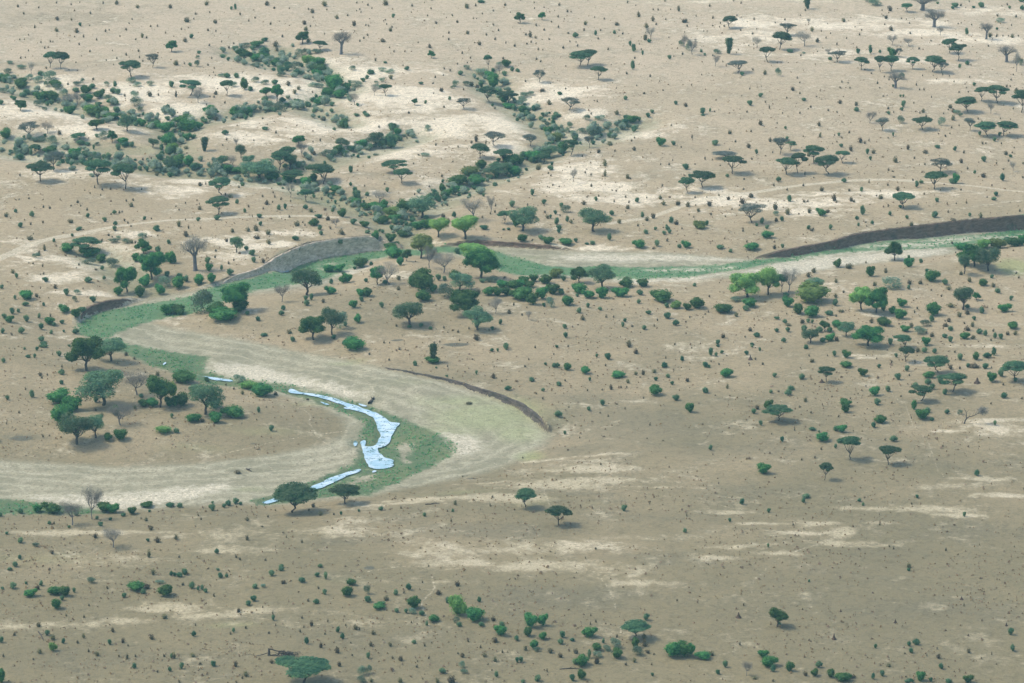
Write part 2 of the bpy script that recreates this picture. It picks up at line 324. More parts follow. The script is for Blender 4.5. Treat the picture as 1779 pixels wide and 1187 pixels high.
# ------------------------------------------------------------------ materials
class NB:
    def __init__(s, name):
        s.m = bpy.data.materials.new(name); s.m.use_nodes = True; s.t = s.m.node_tree; s.t.nodes.clear()
        s.out = s.t.nodes.new('ShaderNodeOutputMaterial'); s.bs = s.t.nodes.new('ShaderNodeBsdfPrincipled')
        s.t.links.new(s.bs.outputs[0], s.out.inputs[0]); s.co = s.t.nodes.new('ShaderNodeTexCoord')
        s.bs.inputs['Specular IOR Level'].default_value = 0.15; s.bs.inputs['Roughness'].default_value = 0.9
    def link(s, a, b): s.t.links.new(a, b)
    def val(s, x, inp):
        if isinstance(x, (int, float)): inp.default_value = x
        elif isinstance(x, tuple): inp.default_value = x if len(x) == len(inp.default_value) else (*x, 1)
        else: s.link(x, inp)
    def noise(s, scale, det=3, rough=.6, vec=None, dist=0):
        n = s.t.nodes.new('ShaderNodeTexNoise'); n.inputs['Scale'].default_value = scale; n.inputs['Detail'].default_value = det
        n.inputs['Roughness'].default_value = rough; n.inputs['Distortion'].default_value = dist
        s.link(vec or s.co.outputs['Object'], n.inputs['Vector']); return n.outputs['Fac']
    def math(s, op, a, b=0.0, c=0.0):
        n = s.t.nodes.new('ShaderNodeMath'); n.operation = op
        s.val(a, n.inputs[0]); s.val(b, n.inputs[1]); s.val(c, n.inputs[2]); return n.outputs[0]
    def ramp(s, x, lo, hi, a=0.0, b=1.0):
        n = s.t.nodes.new('ShaderNodeMapRange'); n.interpolation_type = 'SMOOTHSTEP'
        s.val(x, n.inputs['Value']); n.inputs['From Min'].default_value = lo; n.inputs['From Max'].default_value = hi
        n.inputs['To Min'].default_value = a; n.inputs['To Max'].default_value = b; return n.outputs['Result']
    def mix(s, f, a, b, mode='MIX'):
        n = s.t.nodes.new('ShaderNodeMix'); n.data_type = 'RGBA'; n.blend_type = mode
        s.val(f, n.inputs[0]); s.val(a, n.inputs[6]); s.val(b, n.inputs[7]); return n.outputs[2]
    def at(s, name):
        n = s.t.nodes.new('ShaderNodeAttribute'); n.attribute_name = name; return n.outputs['Fac']
    def base(s, c): s.val(c, s.bs.inputs['Base Color'])
    def bump(s, h, st, dist=.1):
        n = s.t.nodes.new('ShaderNodeBump'); n.inputs['Strength'].default_value = st; n.inputs['Distance'].default_value = dist
        s.link(h, n.inputs['Height']); s.link(n.outputs[0], s.bs.inputs['Normal'])

def ground_material():
    b = NB('savanna_ground')
    n50 = b.noise(.018, 4, .6); n12 = b.noise(.07, 5, .65, dist=.6); n3 = b.noise(.33, 5, .7); n1 = b.noise(1.3, 3, .7); nf = b.noise(3.5, 2, .7)
    pos0 = b.t.nodes.new('ShaderNodeSeparateXYZ'); b.link(b.co.outputs['Object'], pos0.inputs[0])
    far = b.ramp(b.math('ADD', pos0.outputs[1], b.math('MULTIPLY', b.math('SUBTRACT', n50, .5), 500.0)), 820, 1180)   # near cloud shade and far haze painted into the grass tone: darker to paler
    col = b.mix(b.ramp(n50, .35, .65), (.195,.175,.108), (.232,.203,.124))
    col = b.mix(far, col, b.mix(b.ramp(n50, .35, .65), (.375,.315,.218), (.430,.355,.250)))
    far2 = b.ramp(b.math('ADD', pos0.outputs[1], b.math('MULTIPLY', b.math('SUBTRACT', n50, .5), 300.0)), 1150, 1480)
    col = b.mix(far2, col, (.560,.480,.380))  # farthest plain whitened further, distance haze put into the ground colour
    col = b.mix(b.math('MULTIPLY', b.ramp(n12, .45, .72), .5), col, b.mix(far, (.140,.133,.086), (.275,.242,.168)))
    # darker grass
    dk = b.ramp(b.math('ADD', b.at('dark'), b.math('MULTIPLY', b.math('SUBTRACT', n12, .5), 1.5)), .05, .75)
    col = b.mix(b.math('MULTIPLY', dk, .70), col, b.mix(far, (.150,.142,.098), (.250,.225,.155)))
    ol = b.ramp(b.math('ADD', b.at('olive'), b.math('MULTIPLY', b.math('SUBTRACT', n12, .5), .8)), .15, 1.0)
    col = b.mix(b.math('MULTIPLY', ol, .8), col, (.330,.375,.180))
    gl = b.ramp(b.math('ADD', b.at('gully'), b.math('MULTIPLY', b.math('SUBTRACT', n3, .5), 1.6)), .45, 1.0)
    GLY = gl
    # bare pale soil
    pl = b.math('ADD', b.at('pale'), b.math('ADD', b.math('MULTIPLY', b.math('SUBTRACT', n12, .5), 2.6), b.math('MULTIPLY', b.math('SUBTRACT', n3, .5), 1.7)))
    pl = b.ramp(pl, .10, .90)
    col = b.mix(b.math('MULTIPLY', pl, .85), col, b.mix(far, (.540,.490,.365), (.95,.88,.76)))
    col = b.mix(b.math('MULTIPLY', GLY, .55), col, (.200,.245,.150))
    # dry river bed
    bed = b.ramp(b.math('ADD', b.at('bed'), b.math('MULTIPLY', b.math('SUBTRACT', n3, .5), 5.0)), 3.0, -2.0)
    bcol = b.mix(b.ramp(b.math('ADD', n12, b.math('MULTIPLY', b.math('SUBTRACT', n3, .5), .6)), .35, .65), (.285,.290,.222), (.430,.420,.335))
    bands = b.math('SINE', b.math('ADD', b.math('MULTIPLY', b.at('bed'), 1.1), b.math('MULTIPLY', n12, 14.0)))
    bcol = b.mix(b.math('MULTIPLY', b.ramp(bands, .1, .9), .38), bcol, (.235,.235,.175))
    bcol = b.mix(b.math('MULTIPLY', b.ramp(b.math('ADD', bands, b.math('MULTIPLY', n3, .8)), -.2, -.7), .35), bcol, (.62,.60,.50))
    bcol = b.mix(b.math('MULTIPLY', ol, .75), bcol, (.350,.410,.240))
    bcol = b.mix(b.math('MULTIPLY', pl, .35), bcol, (.66,.62,.50))
    col = b.mix(bed, col, bcol)
    # green plants of the bed
    gr = b.ramp(b.math('ADD', b.at('green'), b.math('ADD', b.math('MULTIPLY', b.math('SUBTRACT', n3, .5), 5.0), b.math('MULTIPLY', b.math('SUBTRACT', n1, .5), 2.5))), 1.8, -.6)
    gc = b.mix(b.ramp(n12, .36, .66), (.030,.175,.075), (.095,.250,.110))
    gc = b.mix(b.ramp(n3, .38, .72), gc, (.070,.225,.125))
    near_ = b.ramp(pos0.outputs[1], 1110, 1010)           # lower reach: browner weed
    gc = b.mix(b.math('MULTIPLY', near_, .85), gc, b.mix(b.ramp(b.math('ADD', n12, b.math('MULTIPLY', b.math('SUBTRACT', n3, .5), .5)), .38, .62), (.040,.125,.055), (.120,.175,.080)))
    gc = b.mix(b.math('MULTIPLY', b.ramp(n1, .45, .25), .45), gc, (.020,.090,.045))
    gc = b.mix(b.math('MULTIPLY', b.ramp(n1, .58, .8), .6), gc, (.42,.46,.33))
    gs = b.ramp(b.noise(.16, 5, .7, dist=1.2), .60, .70)                       # pale streaks between the plants
    gc = b.mix(b.math('MULTIPLY', gs, .6), gc, (.42,.45,.33))
    col = b.mix(gr, col, gc)
    wet = b.ramp(b.math('ADD', b.at('wet'), b.math('MULTIPLY', b.math('SUBTRACT', n1, .5), 2.0)), 2.4, .3)
    col = b.mix(b.math('MULTIPLY', wet, .4), col, (.060,.150,.085))
    wh = b.ramp(b.math('ADD', b.at('white'), b.math('ADD', b.math('MULTIPLY', b.math('SUBTRACT', n3, .5), 16.0), b.math('MULTIPLY', b.math('SUBTRACT', n1, .5), 5.0))), 3.0, -3.0)
    col = b.mix(b.math('MULTIPLY', wh, .85), col, b.mix(b.ramp(n1, .3, .7), (.60,.58,.50), (.80,.77,.68)))
    col = b.mix(b.ramp(b.math('ADD', b.at('mud'), b.math('MULTIPLY', b.math('SUBTRACT', n3, .5), .8)), .45, .8), col, (.085,.095,.085))
    # track
    col = b.mix(b.math('MULTIPLY', b.ramp(b.math('ADD', b.at('track'), b.math('MULTIPLY', b.math('SUBTRACT', n1, .5), .7)), .30, .55), .65), col, (.70,.655,.55))
    # eroded banks
    g = b.t.nodes.new('ShaderNodeNewGeometry'); sp = b.t.nodes.new('ShaderNodeSeparateXYZ'); b.link(g.outputs['True Normal'], sp.inputs[0])
    steep = b.ramp(sp.outputs[2], .93, .74)
    mp = b.t.nodes.new('ShaderNodeMapping'); mp.inputs['Scale'].default_value = (.5, .5, .12); b.link(b.co.outputs['Object'], mp.inputs[0])
    nc = b.noise(1.0, 4, .7, vec=mp.outputs[0])
    cc = b.mix(b.ramp(nc, .3, .7), (.310,.300,.250), (.560,.530,.450))
    pos = b.t.nodes.new('ShaderNodeSeparateXYZ'); b.link(b.co.outputs['Object'], pos.inputs[0])
    cc = b.mix(b.ramp(pos.outputs[0], -42, -28), cc, b.mix(b.ramp(nc, .35, .65), (.045,.036,.030), (.105,.085,.066)))       # the right-hand bank is bare dark clay
    cc = b.mix(b.ramp(b.math('ADD', pos.outputs[2], b.math('MULTIPLY', nc, .8)), -.5, .35), cc, (.110,.085,.060))
    col = b.mix(steep, col, cc)
    # fine grain and specks
    col = b.mix(b.ramp(n1, .25, .75, .42, 0), col, (.17,.155,.105))
    v = b.t.nodes.new('ShaderNodeTexVoronoi'); v.inputs['Scale'].default_value = .75; b.link(b.co.outputs['Object'], v.inputs['Vector'])
    spk = b.math('MULTIPLY', b.ramp(v.outputs['Distance'], .28, .14), b.ramp(b.math('ADD', n12, b.math('MULTIPLY', nf, .3)), .56, .70))
    col = b.mix(b.math('MULTIPLY', spk, .55), col, (.12,.115,.07))
    col = b.mix(b.math('MULTIPLY', b.ramp(nf, .35, .65), .38), col, (.17,.155,.105))
    mot = b.noise(.55, 4, .75, dist=.8)
    col = b.mix(b.math('MULTIPLY', b.ramp(mot, .46, .66), .55), col, b.mix(1.0, col, (.62,.62,.60), 'MULTIPLY'))
    col = b.mix(b.math('MULTIPLY', b.ramp(b.noise(1.1, 5, .8, dist=1.0), .50, .68), .60), col, b.mix(1.0, col, (1.32,1.30,1.22), 'MULTIPLY'))
    col = b.mix(1.0, col, (1.20, 1.10, .90), 'MULTIPLY')
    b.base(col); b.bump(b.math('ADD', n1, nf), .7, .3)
    return b.m

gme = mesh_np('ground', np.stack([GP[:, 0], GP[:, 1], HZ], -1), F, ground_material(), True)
for nme, arr in (('dark', dark), ('pale', pale), ('olive', olive), ('bed', np.clip(BD, -50, 60)), ('white', np.clip(sd_white, -30, 60)),
                 ('green', np.clip(sd_green, -30, 60)), ('wet', np.clip(wd, 0, 30)), ('track', trk), ('mud', blobs(MUD, 3)), ('gully', np.exp(-(GD / 13) ** 2))):
    attr(gme, nme, arr)
def link(name, me, parent=None):
    o = bpy.data.objects.new(name, me); COL.objects.link(o)
    if parent: o.parent = parent
    return o
ground = link('ground', gme); ground['kind'] = 'structure'

# ------------------------------------------------------------------ undercut banks: crumbling near-vertical faces along the outer bends
def bank(label, test, mat, hmin):
    rng = np.random.default_rng(31); Vb, Fb = [], []; n0 = 0
    runs = []; cur = []
    for i in range(len(BED)):
        if BED[i][2] == 'c' and test(BED[i][0], BED[i][1]):
            if not cur: cur = [BEDW[i]]
            cur.append(BEDW[(i + 1) % len(BED)])
        elif cur: runs.append(np.array(cur)); cur = []
    if cur: runs.append(np.array(cur))
    for L in runs:
        for _ in range(2):
            L = np.concatenate([L[:1], np.stack([L[:-1] * .75 + L[1:] * .25, L[:-1] * .25 + L[1:] * .75], 1).reshape(-1, 2), L[-1:]])
        seg = np.hypot(*(L[1:] - L[:-1]).T); cum = np.r_[0, np.cumsum(seg)]; m = int(cum[-1] / .45) + 2
        q = np.linspace(0, cum[-1], m); P = np.stack([np.interp(q, cum, L[:, 0]), np.interp(q, cum, L[:, 1])], -1)
        T = np.gradient(P, axis=0); T /= np.hypot(*T.T)[:, None]; N = np.stack([-T[:, 1], T[:, 0]], -1)
        if inside((P + N * .5), BEDW).mean() > .5: N = -N
        Dh = Dw(P); e = np.clip(np.minimum(q, cum[-1] - q) / 9, 0, 1)
        wob = .55 * vn2(q / 3.1, q * 0 + 3.3) + .35 * vn3(q / 1.1, q * 0 + 7.7)
        Zt = Hs((P + N * 2.9)[:, 0], (P + N * 2.9)[:, 1]) + .04
        Zb = -Dh - .25
        top = Zb + (np.maximum(Zt, Zb + hmin) - Zb) * (e ** .5)
        prof = [(-.35, 0), (.0, .16), (.28, .34), (.42, .58), (.50, .80), (.48, .97), (.75, 1.02), (1.5, .97)]
        rows = []
        for k, (o, f) in enumerate(prof):
            off = o + .9 * (wob + .25) * (1 if 0 < k < 6 else .6) + (rng.normal(0, .07, m) if 0 < k < 7 else 0)
            z = Zb + (top - Zb) * f + (rng.normal(0, .05, m) if k > 3 else rng.normal(0, .09, m))
            if k == 7: z = np.minimum(z, top - .06)
            rows.append(np.stack([P[:, 0] + N[:, 0] * off, P[:, 1] + N[:, 1] * off, z], -1))
        G = np.stack(rows); K = len(prof); idx = n0 + np.arange(K * m).reshape(K, m)
        Vb.append(G.reshape(-1, 3)); Fb.append(np.stack([idx[:-1, :-1].ravel(), idx[:-1, 1:].ravel(), idx[1:, 1:].ravel(), idx[1:, :-1].ravel()], -1)); n0 += K * m
    o = link('river_bank', mesh_np('river_bank', np.concatenate(Vb), np.concatenate(Fb), mat)); o['kind'] = 'structure'
def bank_mat(name, a, c, t):
    b = NB(name); mp = b.t.nodes.new('ShaderNodeMapping'); mp.inputs['Scale'].default_value = (.6, .6, 2.2); b.link(b.co.outputs['Object'], mp.inputs[0])
    n = b.noise(.8, 5, .75, vec=mp.outputs[0], dist=.6); n2 = b.noise(.35, 4, .7)
    col = b.mix(b.ramp(n, .35, .65), a, c); col = b.mix(b.math('MULTIPLY', b.ramp(n2, .5, .7), .6), col, t)
    b.base(col); b.bump(n, .8, .3); return b.m
CL = bank_mat('pale_clay_bank', (.420,.320,.210), (.760,.610,.420), (.200,.200,.130))
CM = bank_mat('bend_clay_bank', (.060,.048,.038), (.150,.122,.092), (.055,.058,.040))
CD = bank_mat('dark_clay_bank', (.125,.078,.048), (.240,.160,.105), (.080,.072,.048))
bank('pale', lambda x, y: 420 < x < 701 and y < 600, CL, .4)
bank('dark', lambda x, y: (x <= 420 or x >= 701) and y < 600, CD, .7)
bank('bend', lambda x, y: y > 600, CM, .8)

# ------------------------------------------------------------------ water
wb = NB('sky_pale_water'); wb.base(wb.mix(wb.ramp(wb.noise(.45, 5, .75, dist=1.5), .53, .60), wb.mix(wb.ramp(wb.noise(.25, 3), .35, .65), (.60,.70,.70), (.34,.50,.52)), (.055,.130,.070)))  # blue-white base paints the bright sky reflection; the green patches are weed
wb.bs.inputs['Roughness'].default_value = .14; wb.bs.inputs['Specular IOR Level'].default_value = .8; wb.bump(wb.noise(2.5, 3), .08, .05)
bm = bmesh.new()
for v in WATW:
    z = float(np.median(Hs(v[:, 0], v[:, 1]))) if len(v) < 60 else None
    zz = -Dw(v) - 0.10
    vs = [bm.verts.new((x, y, q)) for (x, y), q in zip(v, zz)]
    es = [bm.edges.new((vs[i], vs[(i + 1) % len(vs)])) for i in range(len(vs))]
    bmesh.ops.triangle_fill(bm, use_beauty=True, edges=es)
for f in bm.faces:
    if f.normal.z < 0: f.normal_flip()
wme = bpy.data.meshes.new('stream_water'); bm.to_mesh(wme); bm.free(); wme.materials.append(wb.m)
wobj = link('stream_water', wme); wobj['kind'] = 'structure'

# ------------------------------------------------------------------ plant materials
def foliage(name, a, c, sc=4.0):
    b = NB(name); oi = b.t.nodes.new('ShaderNodeObjectInfo')
    n = b.noise(sc, 3, .6); col = b.mix(b.ramp(n, .32, .68), a, c)
    hs = b.t.nodes.new('ShaderNodeHueSaturation'); b.link(col, hs.inputs['Color'])
    b.link(b.ramp(oi.outputs['Random'], 0, 1, .90, 1.65), hs.inputs['Value']); b.link(b.ramp(oi.outputs['Random'], 0, 1, .450, .512), hs.inputs['Hue'])
    b.base(hs.outputs[0]); b.bs.inputs['Roughness'].default_value = .75
    tr = b.t.nodes.new('ShaderNodeBsdfTranslucent'); b.link(b.mix(1.0, hs.outputs[0], (1.7, 1.55, .9), 'MULTIPLY'), tr.inputs['Color'])
    mx = b.t.nodes.new('ShaderNodeMixShader'); mx.inputs[0].default_value = .38; b.link(b.bs.outputs[0], mx.inputs[1]); b.link(tr.outputs[0], mx.inputs[2]); b.link(mx.outputs[0], b.out.inputs[0])
    return b.m
M = {
 's': foliage('dark_green_leaves', (.012,.082,.028), (.080,.215,.062)),
 'S': foliage('bright_green_leaves', (.060,.145,.035), (.155,.250,.070)),
 'g': foliage('grey_green_leaves', (.075,.135,.100), (.145,.205,.145)),
 't': foliage('olive_brown_leaves', (.085,.085,.046), (.165,.155,.085)),
 'a': foliage('acacia_green_leaves', (.024,.080,.038), (.085,.155,.072), 6),
 'A': foliage('acacia_grey_leaves', (.060,.080,.070), (.105,.125,.105), 6),
 'r': foliage('dense_green_leaves', (.010,.075,.026), (.065,.180,.048), 5),
 'R': foliage('lime_green_leaves', (.095,.190,.060), (.200,.310,.090), 5),
 'q': foliage('soft_grey_green_leaves', (.045,.110,.066), (.120,.200,.110), 5),
 'G': foliage('bare_grey_twigs', (.130,.130,.125), (.190,.185,.180), 5),
 'v': foliage('creeper_green_leaves', (.035,.090,.045), (.090,.150,.070), 5),
}
def bark(name, a, c):
    b = NB(name); b.base(b.mix(b.ramp(b.noise(6, 3), .3, .7), a, c)); return b.m
BARK = bark('dark_bark', (.055,.045,.035), (.110,.092,.072)); GBARK = bark('grey_bark', (.115,.110,.105), (.200,.190,.180))
CLAY = bark('brown_clay', (.070,.045,.030), (.120,.080,.055))

# ------------------------------------------------------------------ plant shapes (unit width, unit height)
class Geo:
    def __init__(s): s.V = []; s.F = []; s.n = 0
    def add(s, V, F):
        V = np.asarray(V, float); F = np.asarray(F, int); s.V.append(V); s.F.append(F + s.n); s.n += len(V)
    def leaves(s, C, N, size, rng, stretch=1.0):
        n = len(C); size = size * rng.uniform(.6, 1.4, n)[:, None]
        N = N / (np.linalg.norm(N, axis=1)[:, None] + 1e-9)
        r = rng.normal(size=(n, 3)); U = np.cross(N, r); U /= np.linalg.norm(U, axis=1)[:, None] + 1e-9
        Vv = np.cross(N, U) * stretch
        q = np.stack([C - U * size - Vv * size * .5, C + U * size * .5 - Vv * size, C + U * size + Vv * size * .6, C - U * size * .6 + Vv * size], 1)
        s.add(q.reshape(-1, 3), np.arange(4 * n).reshape(n, 4))
    def blob(s, c, r, rng, k=.12):
        # closed lumpy ellipsoid core
        a, b = 8, 5; th = np.linspace(0, 2 * pi, a, endpoint=False); ph = np.linspace(.12, pi - .12, b)
        P = np.array([[sin(p) * cos(t), sin(p) * sin(t), cos(p)] for p in ph for t in th])
        P = P * (1 + rng.normal(0, k, (len(P), 1))); P = P * np.array(r) + np.array(c)
        Fc = []
        for i in range(b - 1):
            for j in range(a): Fc.append((i * a + j, (i + 1) * a + j, (i + 1) * a + (j + 1) % a, i * a + (j + 1) % a))
        for base in (0, (b - 1) * a):
            for j in range(0, a - 2, 2): Fc.append((base, base + j + 1, base + j + 2, base + (j + 3) % a if j + 3 < a else base + a - 1))
        s.add(P, Fc)
    def tube(s, pts, rad, k=5):
        pts = np.array(pts, float); n = len(pts); V = []
        for i in range(n):
            d = pts[min(i + 1, n - 1)] - pts[max(i - 1, 0)]; d /= np.linalg.norm(d) + 1e-9
            u = np.cross(d, [0.3, 1, 0.1]); u /= np.linalg.norm(u); w = np.cross(d, u)
            for j in range(k):
                t = 2 * pi * j / k; V.append(pts[i] + rad[i] * (cos(t) * u + sin(t) * w))
        Fc = [(i * k + j, i * k + (j + 1) % k, (i + 1) * k + (j + 1) % k, (i + 1) * k + j) for i in range(n - 1) for j in range(k)]
        s.add(V, Fc)
    def size(s):
        V = np.concatenate(s.V); return max(np.percentile(V[:, 0], 99) - np.percentile(V[:, 0], 1), np.percentile(V[:, 1], 99) - np.percentile(V[:, 1], 1)), np.percentile(V[:, 2], 99.3)
    def rescale(s, a, b): s.V = [v * np.array([a, a, b]) for v in s.V]
    def mesh(s, name, mat): return mesh_np(name, np.concatenate(s.V), np.concatenate(s.F), mat)
def shell(rng, n, c, r, top=0.0, lo=.72, hi=1.05):
    d = rng.normal(size=(n, 3)); d /= np.linalg.norm(d, axis=1)[:, None]
    d[:, 2] = np.where(rng.random(n) < top, np.abs(d[:, 2]), d[:, 2])
    q = rng.uniform(lo, hi, n)[:, None]
    N = d / np.array(r) ; N /= np.linalg.norm(N, axis=1)[:, None]
    return np.array(c) + d * q * np.array(r), N + rng.normal(0, .45, (n, 3))
def limb(g, a, b, r0, r1, rng, k=4, bend=.06):
    a = np.array(a, float); b = np.array(b, float)
    pts = [a + (b - a) * t + (rng.normal(0, bend, 3) * np.linalg.norm(b - a) * sin(pi * t)) for t in np.linspace(0, 1, k)]
    g.tube(pts, [r0 + (r1 - r0) * t for t in np.linspace(0, 1, k)])
    return pts

def p_acacia(seed, dens=1.0, thin=False):
    rng = np.random.default_rng(seed); c, t = Geo(), Geo()
    zt = rng.uniform(.36, .48); lean = rng.normal(0, .04, 2)
    base = np.array([rng.uniform(-.06, .06), rng.uniform(-.06, .06), -.03]); fork = np.array([base[0] + lean[0], base[1] + lean[1], zt * .62])
    limb(t, base, fork, .022, .017, rng)
    pads = [((rng.uniform(-.05, .05), rng.uniform(-.05, .05), rng.uniform(.78, .84)), (.33, .33, .13))]
    k = rng.integers(5, 8); a0 = rng.uniform(0, 6)
    for i in range(k):
        a = a0 + 2 * pi * i / k + rng.normal(0, .2); d = rng.uniform(.22, .34); rr = rng.uniform(.14, .21)
        pads.append(((cos(a) * d, sin(a) * d, rng.uniform(.62, .80)), (rr, rr, rng.uniform(.075, .11))))
    for (pc, pr) in pads:
        n = int(dens * 900 * (pr[0] / .2) ** 1.6)
        C, N = shell(rng, n, pc, pr, top=.45, lo=.55)
        C[:, 2] = np.maximum(C[:, 2], pc[2] - pr[2] * .65)
        N[:, 2] += .35
        c.leaves(C, N, .013 if not thin else .010, rng, 1.2)
        if not thin: c.blob((pc[0], pc[1], pc[2] + pr[2] * .05), (pr[0] * .72, pr[1] * .72, pr[2] * .55), rng)
        tip = np.array([pc[0] * .9, pc[1] * .9, pc[2] - pr[2] * .35])
        mid = limb(t, fork, fork + (tip - fork) * .55 + np.array([0, 0, -.03]), .013, .009, rng)
        limb(t, mid[-1], tip, .009, .004, rng)
        if thin:
            for _ in range(4):
                limb(t, mid[-1], tip + rng.normal(0, .07, 3) * np.array([1, 1, .5]), .006, .002, rng, 3)
    return c, t
def p_round(seed, dens=1.0, core=True, zlo=.32, leaf=.014):
    rng = np.random.default_rng(seed); c, t = Geo(), Geo()
    base = np.array([0, 0, -.03]); fork = np.array([rng.normal(0, .02), rng.normal(0, .02), zlo * .75])
    limb(t, base, fork, .034, .026, rng)
    lobes = [((0, 0, .62), (.33, .33, .28))]
    k = rng.integers(8, 12)
    for i in range(k):
        a = 2 * pi * i / k + rng.normal(0, .3); d = rng.uniform(.16, .34); rr = rng.uniform(.13, .20)
        lobes.append(((cos(a) * d, sin(a) * d, rng.uniform(.44, .82) - .10 * (d > .27)), (rr, rr, rr * rng.uniform(.75, 1.0))))
    for (pc, pr) in lobes:
        n = int(dens * 620 * (pr[0] / .18) ** 1.7)
        C, N = shell(rng, n, pc, pr, top=.3, lo=.6)
        m = C[:, 2] > zlo - .02; c.leaves(C[m], N[m], leaf, rng)
        if core: c.blob(pc, (pr[0] * .75, pr[1] * .75, pr[2] * .72), rng)
        tip = np.array(pc) * np.array([.8, .8, .95])
        limb(t, fork, tip, .016, .005, rng)
    return c, t
def p_bare(seed, trunk=.026, n=4600):
    rng = np.random.default_rng(seed); c, t = Geo(), Geo()
    fork = np.array([rng.normal(0, .03), rng.normal(0, .03), rng.uniform(.22, .32)]); limb(t, (0, 0, -.03), fork, trunk, trunk * .8, rng)
    k = rng.integers(6, 9); tips = []
    for i in range(k):
        a = 2 * pi * i / k + rng.normal(0, .25); d = rng.uniform(.15, .34)
        m = np.array([cos(a) * d * .6, sin(a) * d * .6, rng.uniform(.40, .56)]); limb(t, fork, m, trunk * .5, trunk * .32, rng)
        for _ in range(4):
            e = m + np.array([cos(a) * rng.uniform(0, .24) + rng.normal(0, .08), sin(a) * rng.uniform(0, .24) + rng.normal(0, .08), rng.uniform(.12, .42)])
            r = np.hypot(e[0], e[1]); e[:2] *= min(1, .44 / max(r, 1e-3)); e[2] = min(e[2], .96)
            limb(t, m, e, trunk * .28, trunk * .08, rng, 3); tips.append(e)
    tips = np.array(tips); idx = rng.integers(0, len(tips), n)
    C = tips[idx] + rng.normal(0, 1, (n, 3)) * np.array([.085, .085, .075]); C[:, 2] = np.clip(C[:, 2], .28, 1.0)
    r = np.hypot(C[:, 0], C[:, 1]); C[:, :2] *= np.minimum(1, .5 / np.maximum(r, 1e-3))[:, None]
    c.leaves(C, rng.normal(size=(n, 3)), .0036, rng, 5.0)
    return c, t
def p_baobab(seed):
    rng = np.random.default_rng(seed); c, t = Geo(), Geo()
    g = t
    g.tube([(0, 0, -.03), (0, 0, .03), (0, 0, .12), (.005, 0, .3), (0, 0, .44), (0, 0, .52)], [.105, .080, .066, .062, .056, .04], 9)
    k = 7; tips = []
    for i in range(k):
        a = 2 * pi * i / k + rng.normal(0, .2); d = rng.uniform(.18, .34)
        s0 = np.array([cos(a) * .03, sin(a) * .03, rng.uniform(.38, .48)])
        m = np.array([cos(a) * d * .7, sin(a) * d * .7, rng.uniform(.56, .70)]); limb(t, s0, m, .036, .020, rng)
        for _ in range(5):
            e = m + np.array([cos(a) * rng.uniform(-.05, .22) + rng.normal(0, .06), sin(a) * rng.uniform(-.05, .22) + rng.normal(0, .06), rng.uniform(.02, .30)])
            e[2] = min(e[2], .95); limb(t, m, e, .013, .004, rng, 3); tips.append(e)
    tips = np.array(tips); n = 5200; idx = rng.integers(0, len(tips), n)
    C = tips[idx] + rng.normal(0, 1, (n, 3)) * np.array([.06, .06, .05]); C[:, 2] = np.clip(C[:, 2], .42, 1.0)
    c.leaves(C, rng.normal(size=(n, 3)), .0036, rng, 4.5)
    return c, t
def p_shrub(seed, n=520, leaf=.05, core=True, lo_z=.0, tall=False):
    rng = np.random.default_rng(seed); c = Geo()
    k = rng.integers(3, 6); lobes = [((0, 0, .46), (.36, .36, .46))]
    for i in range(k):
        a = 2 * pi * i / k + rng.normal(0, .4); d = rng.uniform(.12, .30); rr = rng.uniform(.17, .27)
        lobes.append(((cos(a) * d, sin(a) * d, rng.uniform(.28, .72)), (rr, rr, rr * 1.15)))
    for pc, pr in lobes:
        m = int(n * (pr[0] / .36) ** 1.5 / 1.6); C, N = shell(rng, m, pc, pr, top=.35, lo=.7, hi=1.1)
        ok = C[:, 2] > .0; c.leaves(C[ok], N[ok], leaf * .55, rng)
        if core: c.blob((pc[0], pc[1], max(pc[2], pr[2] * .8) - .02), (pr[0] * .80, pr[1] * .80, pr[2] * .80), rng)
    return c
def p_tuft(seed, n=150):
    rng = np.random.default_rng(seed); c = Geo()
    d = rng.normal(size=(n, 3)); d[:, 2] = np.abs(d[:, 2]) + .35; d /= np.linalg.norm(d, axis=1)[:, None]
    C = d * rng.uniform(.12, .95, n)[:, None] * np.array([.46, .46, .95]) + np.array([0, 0, .03])
    c.leaves(C, np.cross(d, rng.normal(size=(n, 3))), .042, rng, 1.5)
    for _ in range(2):
        a = rng.uniform(0, 6); c.blob((cos(a) * .1, sin(a) * .1, .30), (.20, .20, .28), rng, .2)
    for _ in range(5):
        a = rng.uniform(0, 6); c.tube([(0, 0, -.05), (cos(a) * .25, sin(a) * .25, rng.uniform(.5, .9))], [.022, .008], 3)
    return c
def p_cone(seed):
    rng = np.random.default_rng(seed); c = Geo()
    for i in range(5):
        z = .18 + .17 * i; r = .16 + .075 * i * (1 if i < 4 else .8)
        C, N = shell(rng, 200, (rng.normal(0, .05), rng.normal(0, .05), z), (r, r, .15), lo=.6); ok = C[:, 2] > 0
        c.leaves(C[ok], N[ok], .030, rng); c.blob((0, 0, z), (r * .72, r * .72, .12), rng)
    return c
def p_mound(seed):
    rng = np.random.default_rng(seed); c = Geo(); a = 10; prof = [(0, .5), (.12, .40), (.28, .27), (.45, .20), (.65, .13), (.85, .08), (1.0, .02)]
    V = []
    for z, r in prof:
        for j in range(a):
            t = 2 * pi * j / a; q = r * (1 + rng.normal(0, .12)); V.append((cos(t) * q + .05 * z, sin(t) * q, z - .03 + rng.normal(0, .012)))
    c.add(V, [(i * a + j, i * a + (j + 1) % a, (i + 1) * a + (j + 1) % a, (i + 1) * a + j) for i in range(len(prof) - 1) for j in range(a)])
    c.blob((.28, .1, .10), (.16, .14, .20), rng); c.blob((-.25, -.12, .06), (.14, .12, .14), rng)
    return c

